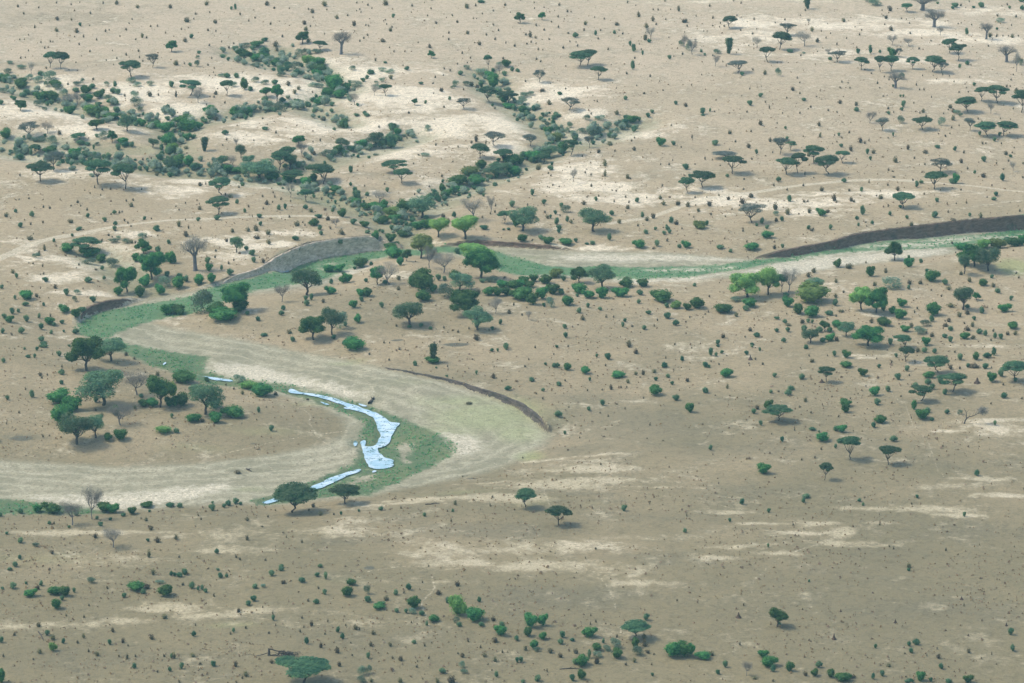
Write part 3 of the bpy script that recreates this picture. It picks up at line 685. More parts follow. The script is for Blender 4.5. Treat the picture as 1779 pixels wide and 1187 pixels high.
PROTO = {}
def pair(kind, gens, mat, bmat, cn, tn):
    PROTO[kind] = []
    for c, t in gens:
        w, h = c.size(); c.rescale(1.02 / w, 1 / h); t.rescale(1.02 / w, 1 / h)
    for c, t in gens: PROTO[kind].append((c.mesh(cn, mat), t.mesh(tn, bmat)))
pair('a', [p_acacia(10 + i) for i in range(12)], M['a'], BARK, 'crown', 'trunk')
pair('A', [p_acacia(30 + i, .75, True) for i in range(4)], M['A'], BARK, 'crown', 'trunk')
pair('r', [p_round(50 + i) for i in range(5)], M['r'], BARK, 'crown', 'trunk')
pair('R', [p_round(60 + i) for i in range(3)], M['R'], BARK, 'crown', 'trunk')
pair('q', [p_round(70 + i, .85, False, .30, .013) for i in range(5)], M['q'], BARK, 'crown', 'trunk')
pair('G', [p_bare(80 + i) for i in range(5)], M['G'], GBARK, 'crown', 'trunk')
pair('b', [p_baobab(90 + i) for i in range(3)], M['G'], GBARK, 'crown', 'trunk')
SG = {'s': [p_shrub(100 + i) for i in range(7)], 'S': [p_shrub(120 + i) for i in range(4)], 'g': [p_shrub(130 + i, 620, .042, False) for i in range(4)],
      't': [p_tuft(140 + i) for i in range(7)], 'v': [p_cone(160 + i) for i in range(3)], 'm': [p_mound(170 + i) for i in range(3)]}
for L_ in SG.values():
    for g_ in L_:
        w, h = g_.size(); g_.rescale(1 / w, 1 / h)
SMESH = {k: [g.mesh('shrub', M.get(k, CLAY)) for g in v] for k, v in SG.items()}

# ------------------------------------------------------------------ plant list measured from the photograph (tile origin, then kind x y width height)
DATA = """@0,0
t 185 80 40,270 42 22,400 90 30,245 152 35,582 40 34,735 58 32,767 120 24,822 32 20,1062 45 30 45,1203 52 48,930 150 36,590 215 44,738 216 34,926 272 22,1418 90 44,1755 90 44,360 295 42,582 330 44,292 370 24,790 345 55,768 388 24,860 390 40,995 422 34,1090 335 40,1125 318 22,1298 318 36,1360 210 30,1330 252 26,1552 283 30,1622 280 30,1705 350 30,1465 395 36 55,1512 400 36,1235 382 24,205 418 26,250 415 22,422 448 30,520 440 30,547 440 24,815 470 34,460 505 32,292 532 24,928 542 34,1160 530 20,1400 418 30,1427 540 40,1300 578 38,1437 605 24 40,1203 612 30,1095 630 24,1172 672 18,840 585 18,782 652 24,215 605 30,262 602 22,475 715 36,1470 640 30,700 880 36,1540 1000 60,1630 990 36,1285 1000 40,1420 960 24,960 830 36
a 520 700 145 160,630 720 155 175,1352 795 205 165
A 1572 695 130 135
r 1770 535 115 115,210 1140 120 100
G 325 765 70 120,700 1090 220 100,800 1080 180 110
g 105 665 75 30,215 720 90 50,85 760 80 50,130 815 60 40,300 830 90 60,400 860 100 70,520 830 140 90,480 900 70 60,30 960 90 50,400 1110 130 80,660 1000 90 80,590 930 100 60,790 890 80 50,1100 890 60 50,1130 1060 120 80,1360 860 110 55,1415 900 90 50,1545 890 80 50,1385 1010 80 70,1400 1100 130 90,1440 1150 70 50,460 1145 60 40,850 860 60 50
s 826 275 42 48,420 790 95 60,50 850 130 80,215 925 150 110,570 900 130 70,240 1010 110 60,145 1040 80 50,430 1050 150 100,540 1060 130 110,10 1085 70 60,780 960 100 60,885 975 110 90,950 920 90 60,1030 1020 110 90,1185 900 60 70,1170 970 90 70,1165 1085 110 70,900 1060 160 90,1010 1110 100 60,720 1190 130 90,1080 1190 130 80,1200 1170 100 70,1765 905 70 70,1730 1135 60 65,1215 980 90 70
S 950 1195 170 110
@300,0
t 352 60 50,236 155 34,382 138 30,148 235 54,218 205 26,695 160 40,438 245 44,848 195 30,785 228 34,972 62 50,1048 95 34,1202 95 22,1398 105 30,1440 140 48,1562 70 60,1590 110 28,1445 188 26,1690 200 44,1010 258 38,1355 258 46,1420 280 30,1372 320 46,90 312 30,162 295 20,362 325 38,444 332 30,128 440 52,505 440 20 30,380 480 36,1132 390 40,630 460 30,1565 360 24,580 505 40,402 612 30,35 678 56,120 665 30,362 682 36,428 712 26,420 755 22,438 785 24,378 788 20,1400 445 50,1070 530 44,1060 485 60,1190 890 54,1300 930 44,1255 970 50,1440 960 30,445 980 44,425 1010 34,385 1005 24,35 1005 30 70,350 1090 30,540 1070 34,50 1170 24
v 645 105 36 70
s 606 105 40 40,195 400 60 50,950 435 100 45,270 560 55 40,520 610 100 50,572 632 50 45,645 530 100 55,860 495 150 65,820 520 60 40,180 688 50 45,850 640 160 80,930 620 140 70,1060 690 120 70,1510 700 170 100,1530 770 150 100,1490 810 120 90,1545 845 90 50,560 810 90 60,655 810 80 60,740 930 100 120,800 945 80 60,1050 880 100 60,950 1060 90 70,1130 1060 80 60,1680 950 190 180,1600 1000 120 90,1720 1020 120 90,1250 1110 110 60,1390 1110 100 70,1450 1060 110 60,1550 1090 170 90,1640 1100 70 50,630 1190 90 90,780 1190 90 80
g 258 608 40 35,750 495 90 50,250 695 70 75,1000 640 120 60,1130 680 100 50,858 700 100 55,1480 555 100 45,1135 560 60 40,1300 590 100 80,1370 560 60 60,1270 720 120 80,1310 780 90 45,1400 820 80 50,1120 795 90 50,500 800 80 40,855 855 80 60,950 880 80 55,620 900 80 55,1000 1120 80 80,1110 1170 130 110,1510 910 90 50,1450 905 100 50,690 1190 150 100
S 1400 675 140 100,1290 1070 90 50
r 740 650 160 140,1340 450 140 120,965 1000 120 100,1075 1045 120 160,385 1185 160 90
a 1515 520 150 95,180 990 215 155,552 990 155 155
G 262 1060 135 150
b 1735 560 200 230
@600,0
t 120 40 30,175 30 22,235 65 34,275 95 26,150 105 26,115 120 22,160 135 26,25 172 34,252 200 18,92 275 44 65,212 270 26,240 278 28,95 330 22,228 375 34,192 405 34,148 435 36,385 440 60 40,410 215 26,425 258 26,478 292 34,465 330 46,415 60 60,690 72 38,680 135 20,815 36 20,882 100 30,848 172 28,890 12 34,1250 92 56,1345 72 40,1525 122 28,1645 65 40,1410 152 26,1102 172 32,1040 188 16,1155 240 40,932 252 42,1320 200 22,1352 200 20,1458 236 26,1525 268 34,1575 325 34,1700 135 20,1068 350 36,1065 420 40,1008 385 22,1258 358 44,1452 372 36,1545 418 40,1378 470 46,1655 455 22 40,1745 485 40,750 448 22,868 500 44,458 500 26,500 542 30,615 540 28,1205 560 38,1290 610 34,312 635 36 50,595 685 24,1625 615 34,1155 668 28,1258 655 24,470 820 50,1080 740 38,1020 720 36,1010 785 26,928 808 34,905 868 36 24,1300 890 50,990 950 46,910 970 30 20,1220 935 34,1360 920 50,1015 1115 44 30,655 1175 36,1540 1130 40
s 492 190 48 52,1398 40 90 40,410 658 60 25,260 775 120 60,635 728 70 45,225 820 60 45,185 850 70 50,45 860 50 35,15 945 100 80,1185 780 75 55,780 878 70 35,1660 700 100 80,1720 740 60 50,1520 915 120 150,1480 820 100 80,1640 790 80 60,1600 950 44 40,1680 1130 130 60,1640 1070 90 90,1075 1035 44 45,828 1075 40 44,128 1100 46 40,200 1190 60 50,1740 1150 80 70,1770 745 50 40
g 75 730 70 50,375 745 80 45,455 762 100 45,380 850 60 50,100 910 120 70,320 870 50 35,330 920 80 50,1250 720 80 45,1250 890 90 55,1130 900 70 70,1110 920 60 40,1420 790 160 60,1590 690 60 50
r 885 600 75 75,715 1085 60 66
a 1470 720 85 150,410 990 125 115,1465 1050 190 150,1670 1080 200 130
A 1218 1125 150 110
G 300 985 80 110,1590 760 110 90,95 1080 110 110
@900,0
t 165 35 24,168 95 26,25 12 26,425 65 42,508 132 42,545 132 26,378 115 16,412 185 36,345 236 28,475 205 22,185 275 36,418 290 36,270 320 50 30,82 370 38,125 388 36 70,182 402 50 36,248 415 18,322 415 40 26,138 445 34,90 462 40 30,185 460 28,210 522 36,254 522 20,465 505 36,718 12 20,1130 35 34,1515 22 32,1212 65 22,1392 110 28,1443 112 32,1572 105 20,1655 120 34 60,1242 180 38 60,1390 225 44 60,1425 262 36,1522 208 22,1715 240 66 44,1740 280 34,790 188 24,890 205 28,695 262 44,680 322 40,850 325 32,1018 270 52 40,1040 320 24,1080 360 34,1038 380 18,1322 295 54,825 412 34,1718 340 20,1555 395 22,515 352 50 20,535 440 28,598 440 22,615 485 36,1310 420 50 80,928 520 40,1250 462 20,1270 520 28,1205 610 34,1120 770 40,1362 798 36,1458 845 20,1695 568 36,1605 588 22,190 620 34,235 645 34,75 850 34,925 865 16,1012 918 22,1222 890 20,1495 940 22,1725 1105 44,1300 975 60 15,490 925 26,250 950 60 36,372 945 20,320 1085 54,815 1055 30,755 1185 34,1015 1185 50
r 22 240 105 105,248 205 75 78
s 992 355 50 46,590 395 70 65,1350 445 60 40,1283 572 38 55,1560 615 60 50,888 742 34 42,5 750 40 40,1105 1035 60 50,1625 1085 54 50,1382 1172 60 44,428 985 70 40,390 1190 70 40,50 1190 90 90
v 800 370 40 65,1155 480 40 60,1190 540 60 90,1180 725 60 115
G 1365 400 100 110,1710 490 90 120
g 1680 480 60 60,1760 530 70 110,40 1100 120 100,60 1010 120 60,130 990 70 50
a 636 690 215 150,725 672 185 155,838 825 180 135
A 225 850 130 125,535 1140 200 130
@1200,0
t 198 75 40,1180 118 36,475 168 26,230 198 40,55 175 26,440 20 30,520 42 30,622 15 16,1130 165 20,968 215 32,305 248 30,298 288 26,345 280 28,135 330 22,170 330 20,225 275 20,870 245 24,515 322 28,680 305 24,640 360 44 30,655 210 34,1575 230 44,1410 252 18,1250 330 36 60,1345 330 24,1440 352 22,1692 285 20,1740 370 36,1395 400 28,1605 405 26,1760 320 24,1305 440 46,1508 470 30 40,225 582 26,332 645 24,490 520 22,470 550 20,600 480 24,650 470 24,650 510 20,1135 580 30,1305 540 22,638 730 34,765 775 40 55,1100 815 30,1125 862 26,892 655 24,1555 855 32,1620 865 24,1640 918 30,1540 915 32,728 898 16,610 925 28,1052 940 46,1125 972 28,990 1018 28,1298 1005 30 20,262 1040 26,525 995 18,770 1060 24,810 1125 30 50,245 1160 26,290 1138 16,580 1165 32,1235 1115 36,1210 1130 22,1415 1150 34,1508 1168 30,1535 1075 46,1702 1095 40,1125 1175 32,945 1175 24,112 780 22,10 880 22
v 1200 102 70 115,398 565 78 170
s 108 545 44 40,145 580 36 34,1020 550 90 40,528 785 60 44,1435 625 55 40,718 1010 66 54,610 1095 74 62,1163 1045 68 38,122 1185 78 78,200 1155 34 40,1707 1155 60 46
g 270 560 80 50,1165 560 50 20,900 790 70 90
a 405 290 155 120,925 515 190 175,795 640 160 150
A 995 365 165 120,485 750 205 120,1515 640 180 110
G 1218 250 44 60,1165 480 160 150,680 495 90 110,15 565 110 155,255 685 80 110,1415 560 60 60
@1479,0
t 1130 70 40,1605 60 34,1550 70 22,1215 25 26,1180 85 20,400 120 44 60,380 85 30,318 115 24,360 200 44,328 172 24,518 200 26,568 208 22,600 248 26,650 200 16,1505 175 40,1695 185 40,1100 255 24,1130 245 22,1240 265 24,345 262 26,410 320 50,605 355 44 30,1650 270 26,1430 390 50,1500 385 40,1660 395 44,1720 380 26,1560 380 26,1620 380 24,820 430 26,55 500 30,700 515 34,140 725 22,1410 485 30,205 765 36 24,340 800 26,390 830 30,732 788 24,843 785 20,940 775 30,1010 790 24,1220 805 28,1058 850 24,670 885 28 40,705 935 32,750 935 34,270 870 28 40,292 915 24,1600 905 40,1635 900 28,1110 960 30,1205 955 22,1185 912 22,1172 875 20,1648 835 32,1668 780 28,1700 950 44,1670 1130 26,1570 1090 20,330 1000 36 20,370 990 16,825 1010 26,645 1070 24,50 1090 44,380 1130 36,435 1165 28,740 1165 44,705 1175 26,1020 1120 44,1050 1165 44,950 1180 26,1000 1140 26
s 890 48 40 30,1070 85 100 55,1335 85 90 65,1260 90 50 30,1630 95 44 36,1750 30 90 60,1760 110 50 60,1187 365 50 80,1500 315 44 34,68 560 56 60,195 560 54 100,295 550 34 40,418 590 92 95,1195 675 60 50,1118 705 44 50,430 905 30 40,1265 890 50 40,505 1005 30 34,535 1005 32 34,535 1110 60 80,520 1145 50 40,52 1150 60 50,385 1185 50 44
g 170 30 90 60,240 65 140 60,1530 240 90 50,1740 680 80 80,510 825 80 70,1095 1185 80 50
S 1045 100 50 40
a 572 120 110 80,1015 545 155 140,1095 625 190 160,100 720 150 125,298 745 120 165,405 730 150 150,633 710 130 115,852 740 200 155,1345 1040 150 135,1495 1060 215 170,1745 1160 190 220,1198 1155 205 145
A 490 590 80 90,935 755 120 120
G 915 370 70 90,420 465 110 100,590 475 110 80,1700 740 80 190,1438 1175 80 110
b 733 105 250 150,853 280 200 165,1390 405 150 160,1600 640 180 160,455 910 160 155
@0,200
s 860 40 36 40,1150 60 180 70,1400 120 80 60,1460 125 110 80,1000 25 200 40,1590 145 110 80,1710 190 160 110,1740 320 170 130,1665 370 60 80,1670 420 60 60,1650 470 80 80,1640 260 60 50,60 255 150 110,465 230 44 40,865 210 34 34,830 315 110 60,900 320 80 40,995 235 54 44,1265 305 120 70,1220 370 80 80,1290 335 130 50,1360 335 70 60,965 360 34 60,320 420 50 90,520 400 150 50,740 440 90 90,790 440 100 90,880 440 120 50,1070 470 60 70,855 520 90 70,1280 530 60 70,1515 590 55 70,162 1010 46 46,330 1055 60 70,212 1165 66 60,905 1062 54 52,820 1190 80 40,1080 1105 64 56,1178 1025 52 50,1190 1140 54 50,1180 1195 60 60,1490 1085 52 46,1612 1195 90 60
S 1760 410 90 110,1440 575 60 50
g 1600 100 120 50,540 310 120 90,230 290 90 50,420 280 120 50,1060 250 110 80,1000 320 50 40,190 415 120 60,175 465 90 50,160 400 40 80,930 440 80 60,1000 470 90 50,1315 460 44 44,800 520 60 50,1150 545 100 60,1390 560 60 70,1660 600 60 40
r 1000 150 155 105,1155 280 100 115
q 1315 165 180 160,1575 335 130 90,1760 600 140 160
A 300 230 220 150,555 570 190 185
G 485 190 130 110
a 812 260 160 65,365 400 115 90,408 685 275 185,1018 720 265 250,1282 765 250 250
t 610 205 50,690 300 30,1230 455 34,1560 455 30,1470 470 40,1615 630 44,205 635 34 45,782 605 26,1460 775 34,1138 775 34,975 755 28 40,1055 780 34,875 785 22,1038 835 28,928 815 26,197 880 26,298 870 30,450 960 38,513 970 36,68 1055 50,255 1090 26,318 1135 40,440 1118 40,800 910 40,732 945 26,832 945 28,900 990 42,815 1015 24,725 1118 66 44,1145 1030 26,1230 1015 34,1258 1005 24,1300 895 34,1370 890 38,1350 950 50,1280 1098 42,1320 1122 34,1558 1078 30,620 875 22,1350 1155 28
@300,200
s 100 120 200 110,165 190 180 140,270 150 90 80,670 35 170 45,800 20 60 40,1760 140 90 100,540 210 80 60,150 270 90 80,210 250 90 50,80 290 50 60,10 330 60 120,550 605 140 90,165 535 120 110,30 560 220 130,660 600 130 60,1030 685 140 90,1180 700 120 70,1380 740 120 100,1450 700 90 90,1710 405 120 90,665 920 54 56,742 1010 50 52,1095 730 80 40,1450 840 30 36,1570 820 60 60,1605 850 40 50,1680 800 120 70,1735 825 70 60,1675 920 44 50,1095 985 60 70,1158 975 46 66,1370 975 60 56,1650 1005 50 50,1745 1060 120 90,895 1065 80 48,905 1145 52 50,455 1090 92 60,262 1100 60 50,1505 1070 110 30,1460 1150 110 80,1515 1190 60 60
S 330 85 100 50,950 160 90 35,20 400 80 110,1460 740 120 50
g 440 590 150 120,1580 430 140 60,1620 470 90 60
v 330 380 90 150
q 705 445 105 140,510 520 120 95,790 510 120 90,890 660 350 170,1210 560 160 160,1740 330 150 80
G 655 330 60 90,620 540 90 120,1335 430 110 150,1215 850 100 150,1680 1160 90 90
r 1300 320 120 105
a 1110 580 220 200,1190 480 150 150,1230 690 210 110,1528 705 290 190,495 825 205 170,483 1020 235 170,1365 890 120 120
t 447 60 50,925 45 44 20,1550 62 56 40,558 265 38,1065 195 40,835 270 24,140 355 56 36,515 320 26,1520 275 34 50,1445 285 26,1455 415 44,1345 540 30 70,1350 570 34,545 835 36 50,590 855 44,680 755 44 30,398 655 34,285 735 44,342 720 22 40,780 955 40,925 850 40,1035 810 32,1050 855 34 44,1020 765 20,1118 880 40,1215 895 26,1535 875 38,970 930 52,935 975 34,1030 905 26,1425 1005 50,1715 945 26,875 1090 26,855 1185 50,132 1085 24,65 1155 50 70,162 1175 36 50,288 1175 30,820 1055 20 40,1200 1060 40,1280 1150 60,1340 1115 26,1365 1145 30,1625 1180 40,1600 1090 50,250 890 28,130 915 28,275 925 24,280 980 44,65 985 30,35 950 26
@600,200
s 10 145 60 80,115 20 80 30,220 20 90 30,535 215 90 80,180 340 130 80,60 380 140 50,1720 520 180 110,1400 560 110 90,1740 640 140 110,1160 735 190 110,1340 740 200 110,1540 740 80 50,1200 815 150 80,1330 775 80 50,1490 660 90 50,55 600 60 80,55 735 40 50,100 815 70 80,1005 700 44 40,430 800 60 60,225 840 70 50,1000 800 80 90,1055 850 100 90,920 830 80 70,950 895 90 70,880 870 100 70,110 930 110 70,210 980 110 70,330 1000 200 90,400 960 100 80,590 1030 150 160,1120 1060 54 70,1280 850 50 50,1422 845 44 44,1715 955 80 80,1755 1160 100 140,210 1045 54 40,80 1135 90 70,200 1165 120 70,390 1130 130 90,510 1110 120 80,690 1115 90 60,830 1080 90 50,480 1190 80 60,740 1190 150 90,840 1180 150 100,1680 1190 60 30,1630 1190 40 24
S 520 260 130 50,1280 630 200 60,70 900 120 60,490 1060 170 110,1430 1190 120 50
g 520 150 90 50,850 165 80 60,420 275 100 50,20 320 60 50,820 432 90 20,310 425 60 24
q 310 330 160 150,1570 630 250 130,790 1060 320 220
A 1538 320 215 140
a 1385 440 185 140,1630 480 190 120,505 590 250 115,585 705 200 145,1635 1115 130 125
G 350 900 200 110,1310 1080 245 210,1500 1020 90 180
R 960 1260 230 190,1240 1280 300 230
t 345 135 36,920 50 20,390 330 36,635 248 30,935 320 40,1160 338 30,1350 280 50 80,1300 295 40,1450 300 34 50,755 420 40 24,605 490 34,705 510 26,405 720 34,200 740 26,865 745 36 24,995 640 36,770 640 24,1108 490 24,715 830 34,1050 940 34,1008 1060 44,1550 945 34,1495 1025 34,1540 1010 40,1410 1065 34,1055 1110 50,600 1160 34
@900,200
s 50 15 100 30,145 55 70 50,235 60 66 50,400 30 90 50,360 130 40 110,310 215 100 90,410 190 70 80,595 265 76 60,1175 90 140 80,1250 70 50 54,945 115 50 44,315 325 90 50,460 395 120 110,640 305 40 34,465 425 44 30,150 490 190 110,20 520 80 90,1470 330 100 95,1603 318 64 54,350 525 44 44,335 575 84 60,85 580 50 40,0 630 60 90,148 835 60 80,265 925 66 60,802 890 52 52,1227 905 60 56,1730 570 90 74,1770 645 50 40,445 955 60 56,385 1030 50 56,335 1070 40 50,508 1105 52 72,400 1135 70 80,425 1190 80 60,965 1040 64 64,1280 1060 56 70,1580 1120 70 80,1415 1190 50 40,1540 1195 70 50,1530 1160 36 36
S 400 285 120 100
g 500 190 60 60,530 140 60 70,300 130 60 60,570 210 70 50,710 60 80 60,840 55 110 50,1050 110 50 60,770 220 150 90,1120 150 44 44,1020 190 60 60,870 190 60 50,660 185 100 40,490 1010 100 76
a 540 420 160 160,262 500 150 100,1745 800 160 150
A 125 320 150 115,740 340 110 120
q 330 440 180 110,50 1195 300 230,785 1200 295 220
G 565 695 70 150
t 965 185 34,945 320 70 50,660 435 34,750 395 24,830 395 44,1000 380 34,1195 370 44,1170 278 36,1200 245 28,1680 340 26,1580 118 30,1592 472 22,210 570 60,312 610 30,340 635 30,895 530 44 75,897 635 32 75,690 605 36,755 625 32,1130 660 40 50,1155 665 40 30,358 732 34,305 745 22,425 748 26,755 745 34 50,28 755 20,268 810 20,970 785 24,670 795 16,832 845 34,712 855 26,675 930 50,990 900 34,1107 855 34,1145 910 36,1465 870 44,1325 862 26,1470 518 26,1558 520 36,1487 740 36,1497 935 56,1645 935 50,1750 950 54,1130 972 48,275 1015 40,300 1070 44,432 1045 30,545 1120 44,1045 1120 50,1330 1095 50,1390 1070 60,1235 1150 36,1630 1135 50,1690 1180 26,205 940 20,98 935 30,1110 1000 24
@1200,200
s 125 12 50 24,976 150 38 40,250 320 100 62,678 410 46 64,993 260 44 40,1525 220 38 40,1550 338 54 44,378 645 42 44,905 690 60 60,1580 700 60 54,1015 900 70 80,1760 795 50 60,735 1125 60 70,680 1150 46 40,785 1180 60 50,938 1100 60 64,1340 1045 100 80,1215 1185 54 50,1440 1185 54 60,1712 1085 48 50,1728 1150 40 44,1765 1035 50 110,165 1145 60 60
S 95 1180 140 80
g 880 1040 60 50
a 1035 365 110 90,1268 495 195 175,1118 600 170 200,990 615 225 165,1410 610 225 185,1565 495 145 120,430 605 250 175,125 750 250 160
A 930 405 165 170,355 450 245 70,625 1110 275 190
t 720 110 50 60,890 92 24,1320 118 40 50,403 200 44,620 180 36,1497 70 14,1650 85 20,15 245 34 55,463 285 36,595 345 50,400 362 22,845 395 28,630 465 34,820 280 40 50,1160 230 26,1335 235 36 60,1480 215 26,1555 245 30,1633 190 34,1505 285 26,1650 375 40 60,1745 290 50 60,1215 430 44 50,565 500 40,148 465 30 50,222 470 24,45 515 24,305 530 34 20,550 670 30,857 740 40,1178 620 30 50,1268 655 24,1160 735 34,1350 790 44 55,545 775 30,995 780 34,165 855 24,45 860 34,290 838 34,620 855 66 50,390 880 44,192 945 60,210 1035 40,425 978 28,535 920 60,505 940 26,1168 905 40,1207 900 34,1475 890 50 80,1503 910 38,1650 895 50,1680 905 40,1635 790 40,880 1100 44,870 980 50 80,1000 1030 66,1225 1015 44 60,1410 1015 60 40,1115 1030 30,1262 1185 36,80 1000 44,50 940 26,30 1060 26,358 1055 26
@1479,200
s 430 222 36 50,1322 215 50 50,1528 220 48 48,1475 275 56 50,885 348 78 40,1068 375 50 56,165 410 50 70,197 472 42 50,1365 488 70 66,1640 440 44 36,985 520 80 60,1272 610 44 46,1555 685 66 90,675 750 56 80,720 710 60 40,1078 715 80 110,1040 715 100 60,1470 885 76 40,505 965 50 40,880 900 54 50,118 1035 60 110,398 1040 46 54,573 1075 46 48,862 1065 92 72,1218 1050 44 48,215 1130 44 46
S 1490 840 70 54
g 510 90 70 80,925 115 80 90,1125 20 50 40
G 190 85 130 115,1665 580 70 100
a 738 150 195 120,1395 220 200 140,1595 215 200 140,855 760 220 165,530 955 235 140
A 320 160 140 130,1220 160 110 125,925 590 210 135
t 770 30 40,1050 60 50 60,1035 140 34,1110 118 26,1305 50 30,1342 80 34,1535 45 24,1640 50 20,1350 305 40,1385 300 26,1548 305 30,968 228 34,1017 200 24,182 275 24 40,138 300 40,380 245 26,585 360 38 55,763 400 56 40,1162 400 40 44,230 400 44,455 495 50 70,652 455 36,1592 415 44,1618 485 36,1658 395 26,1678 345 22,1497 505 30,757 520 34,1130 500 50,1198 565 36,1362 648 64 50,1570 640 40,1765 655 36,1768 510 36,1570 570 30,382 580 38,428 588 44 20,183 705 30 50,435 650 60 24,632 680 34,375 735 40,480 785 50,300 790 22,258 840 24,305 870 52,750 825 34,1130 780 30,1400 855 24,988 925 32,1080 920 24,1185 915 34,378 950 26,998 1010 36,1330 1060 44 56,1050 1110 66 44,1738 1000 40,150 1115 30,620 1145 44
@0,400
s 743 70 44 36,557 130 40 50,800 10 60 20,1615 18 90 30,1738 150 54 56,690 240 170 90,920 300 200 120,1040 340 110 90,1055 415 54 54,172 500 56 60,470 540 90 60,20 610 54 50,910 545 110 60,1073 515 42 50,685 680 80 80,275 725 150 100,262 785 80 50,155 720 40 56,450 785 44 44,960 750 90 76,660 860 115 90,780 905 100 90,850 850 110 60,125 870 70 74,190 850 50 46,45 920 70 66,100 960 90 80,275 950 80 80,405 910 46 54,515 980 110 80,425 1030 76 80,555 995 70 50,640 970 66 46,220 1070 80 76,30 1070 60 60,530 1075 54 50,658 1055 40 30,780 1075 80 66,785 1155 40 44,425 1150 80 60,455 1195 100 50,1630 240 80 80,1760 350 100 130,1440 700 130 120,1650 670 110 110,1220 680 110 90,1720 490 80 70,1500 590 150 120,1600 330 130 100,1400 330 80 90,1720 880 150 110
g 1225 100 50 44,1180 135 100 50,1300 140 90 50,1460 90 90 60,920 365 150 60,1150 390 120 100,370 295 90 60,795 670 70 60,770 740 50 60,1700 600 130 120,1700 330 90 60
a 890 255 290 170
r 1480 240 165 140,1560 510 270 270,1310 640 220 260
t 310 105 66 50,458 215 36 70,345 45 20,1185 15 40,1120 65 40,1155 80 30,1050 120 40,1355 140 44,1395 140 40,1500 75 40,1625 65 24,815 370 40,990 420 60 30,405 270 40 60,440 385 30 50,342 355 30,298 345 20,135 450 44,280 460 22,450 460 34,415 465 24,570 605 46,420 610 20 40,858 612 26,120 1090 40,520 895 34 50,380 695 44,500 705 20
@300,400
b 235 415 280 345
q 655 230 140 160,1390 670 315 270,1650 1080 200 270
G 1125 740 150 180
r 670 840 300 290,1450 1130 280 240
s 760 215 60 60,820 270 90 70,835 340 66 66,360 350 76 76,375 430 90 80,505 415 40 64,590 470 100 70,15 350 66 100,70 500 100 60,140 540 80 80,270 575 140 110,400 550 110 100,55 610 130 130,1265 110 90 54,1530 55 60 50,1720 150 90 60,1290 220 60 50,700 850 180 150,460 880 200 130,530 950 290 130,770 880 66 50,878 940 74 54,40 870 150 100,75 880 90 80,1140 830 64 60,1120 885 66 64,1380 785 84 70,1430 730 60 84,1370 730 60 60,1625 670 115 90,1635 560 54 64,1760 555 90 90,1760 470 60 40,1610 440 130 80,1720 440 120 90,1660 1130 66 56,1235 1155 70 60,1765 1190 50 60
S 942 1100 90 40
g 320 870 220 240,1740 1030 120 190
t 135 70 64,615 25 44,775 20 50,860 15 50,985 50 54,870 95 66 40,552 125 44,990 150 54,445 225 36,440 290 40,575 355 40,630 320 22 40,930 340 50,1740 50 60,1240 260 40,1640 170 30,1550 260 24,1340 755 30,1550 750 44,1203 1070 50
@600,400
s 310 120 100 110,470 130 120 90,590 80 120 80,230 40 80 40,490 300 190 130,480 200 150 70,565 370 80 90,1150 250 80 70,150 400 160 110,200 340 80 60,265 370 46 50,95 410 60 40,25 550 100 100,410 560 80 50,212 540 50 50,800 650 230 240,690 590 110 110,800 740 150 120,900 650 90 100,960 525 80 80,1020 530 60 60,1120 520 120 110,1355 1020 60 70,1410 550 90 50,1480 680 120 90,1570 690 130 100,1660 680 110 90,1760 715 130 110,1730 610 150 90,1620 600 120 80,225 690 100 90,160 690 110 80,165 740 60 60,85 810 100 86,375 805 64 72,130 960 86 90,660 1010 50 36,778 1005 66 54,878 1028 60 36,1600 975 54 60,1515 1035 50 46,90 1250 210 140,0 995 50 60,1655 1240 70 70
R 780 290 270 240,1320 360 340 210
r 635 320 100 120,1400 490 330 270,330 560 150 190,1235 865 315 230
q 1180 620 250 170,1360 1030 285 220,655 985 320 240
g 1030 710 180 150,1500 550 150 50
G 865 390 160 220,1015 440 220 190,450 560 230 210,1550 860 150 160
t 548 520 44 60,1370 660 50,1640 500 60 30,525 1000 40,548 620 44,1015 1015 34,1480 1040 30,1690 865 50,1735 780 36 50,1160 1060 40,1275 1025 34,1055 1060 20,1355 1140 64,1175 1145 28,400 1170 34,455 1170 26,920 1165 26,975 1160 30
@900,400
s 45 125 100 80,235 100 70 54,308 150 130 76,497 160 150 70,595 130 54 50,765 155 80 50,940 110 64 84,420 35 60 50,1255 190 130 90,1432 175 76 80,1315 45 70 54,1505 50 60 44,1560 40 60 50,1730 190 100 80,468 530 76 66,160 540 100 80,60 550 110 70,285 560 130 90,110 600 140 70,20 600 110 90,50 735 200 140,150 780 130 140,250 720 130 130,360 670 140 110,440 670 90 70,268 795 50 50,510 785 130 100,640 660 160 110,720 710 140 90,610 690 50 40,865 710 120 120,1060 700 170 100,1120 600 170 100,1288 595 130 90,1490 750 220 130,1530 805 66 60,1740 830 100 80,1245 760 60 46,720 805 58 60,845 830 60 42,630 860 74 66,1345 872 80 44,1540 920 100 72,1625 990 80 72,1298 1030 66 54,1080 1005 50 64,1102 950 50 44,480 1020 66 54,490 1115 66 70
S 710 155 50 30,1660 190 60 50,385 500 150 100,1255 675 90 66,1630 815 110 80
r 628 540 180 155
q 870 600 280 220
g 330 800 80 110,895 400 90 50
G 112 925 66 90
t 148 115 44 30,1535 120 40,1400 200 60 30,665 930 50,910 905 40,983 905 28 36,1437 940 30 40,1402 995 28 40,1175 1000 50 28,345 1035 18,40 885 36,90 805 26,1140 1190 56,1615 1190 36,1770 905 30
@1200,400
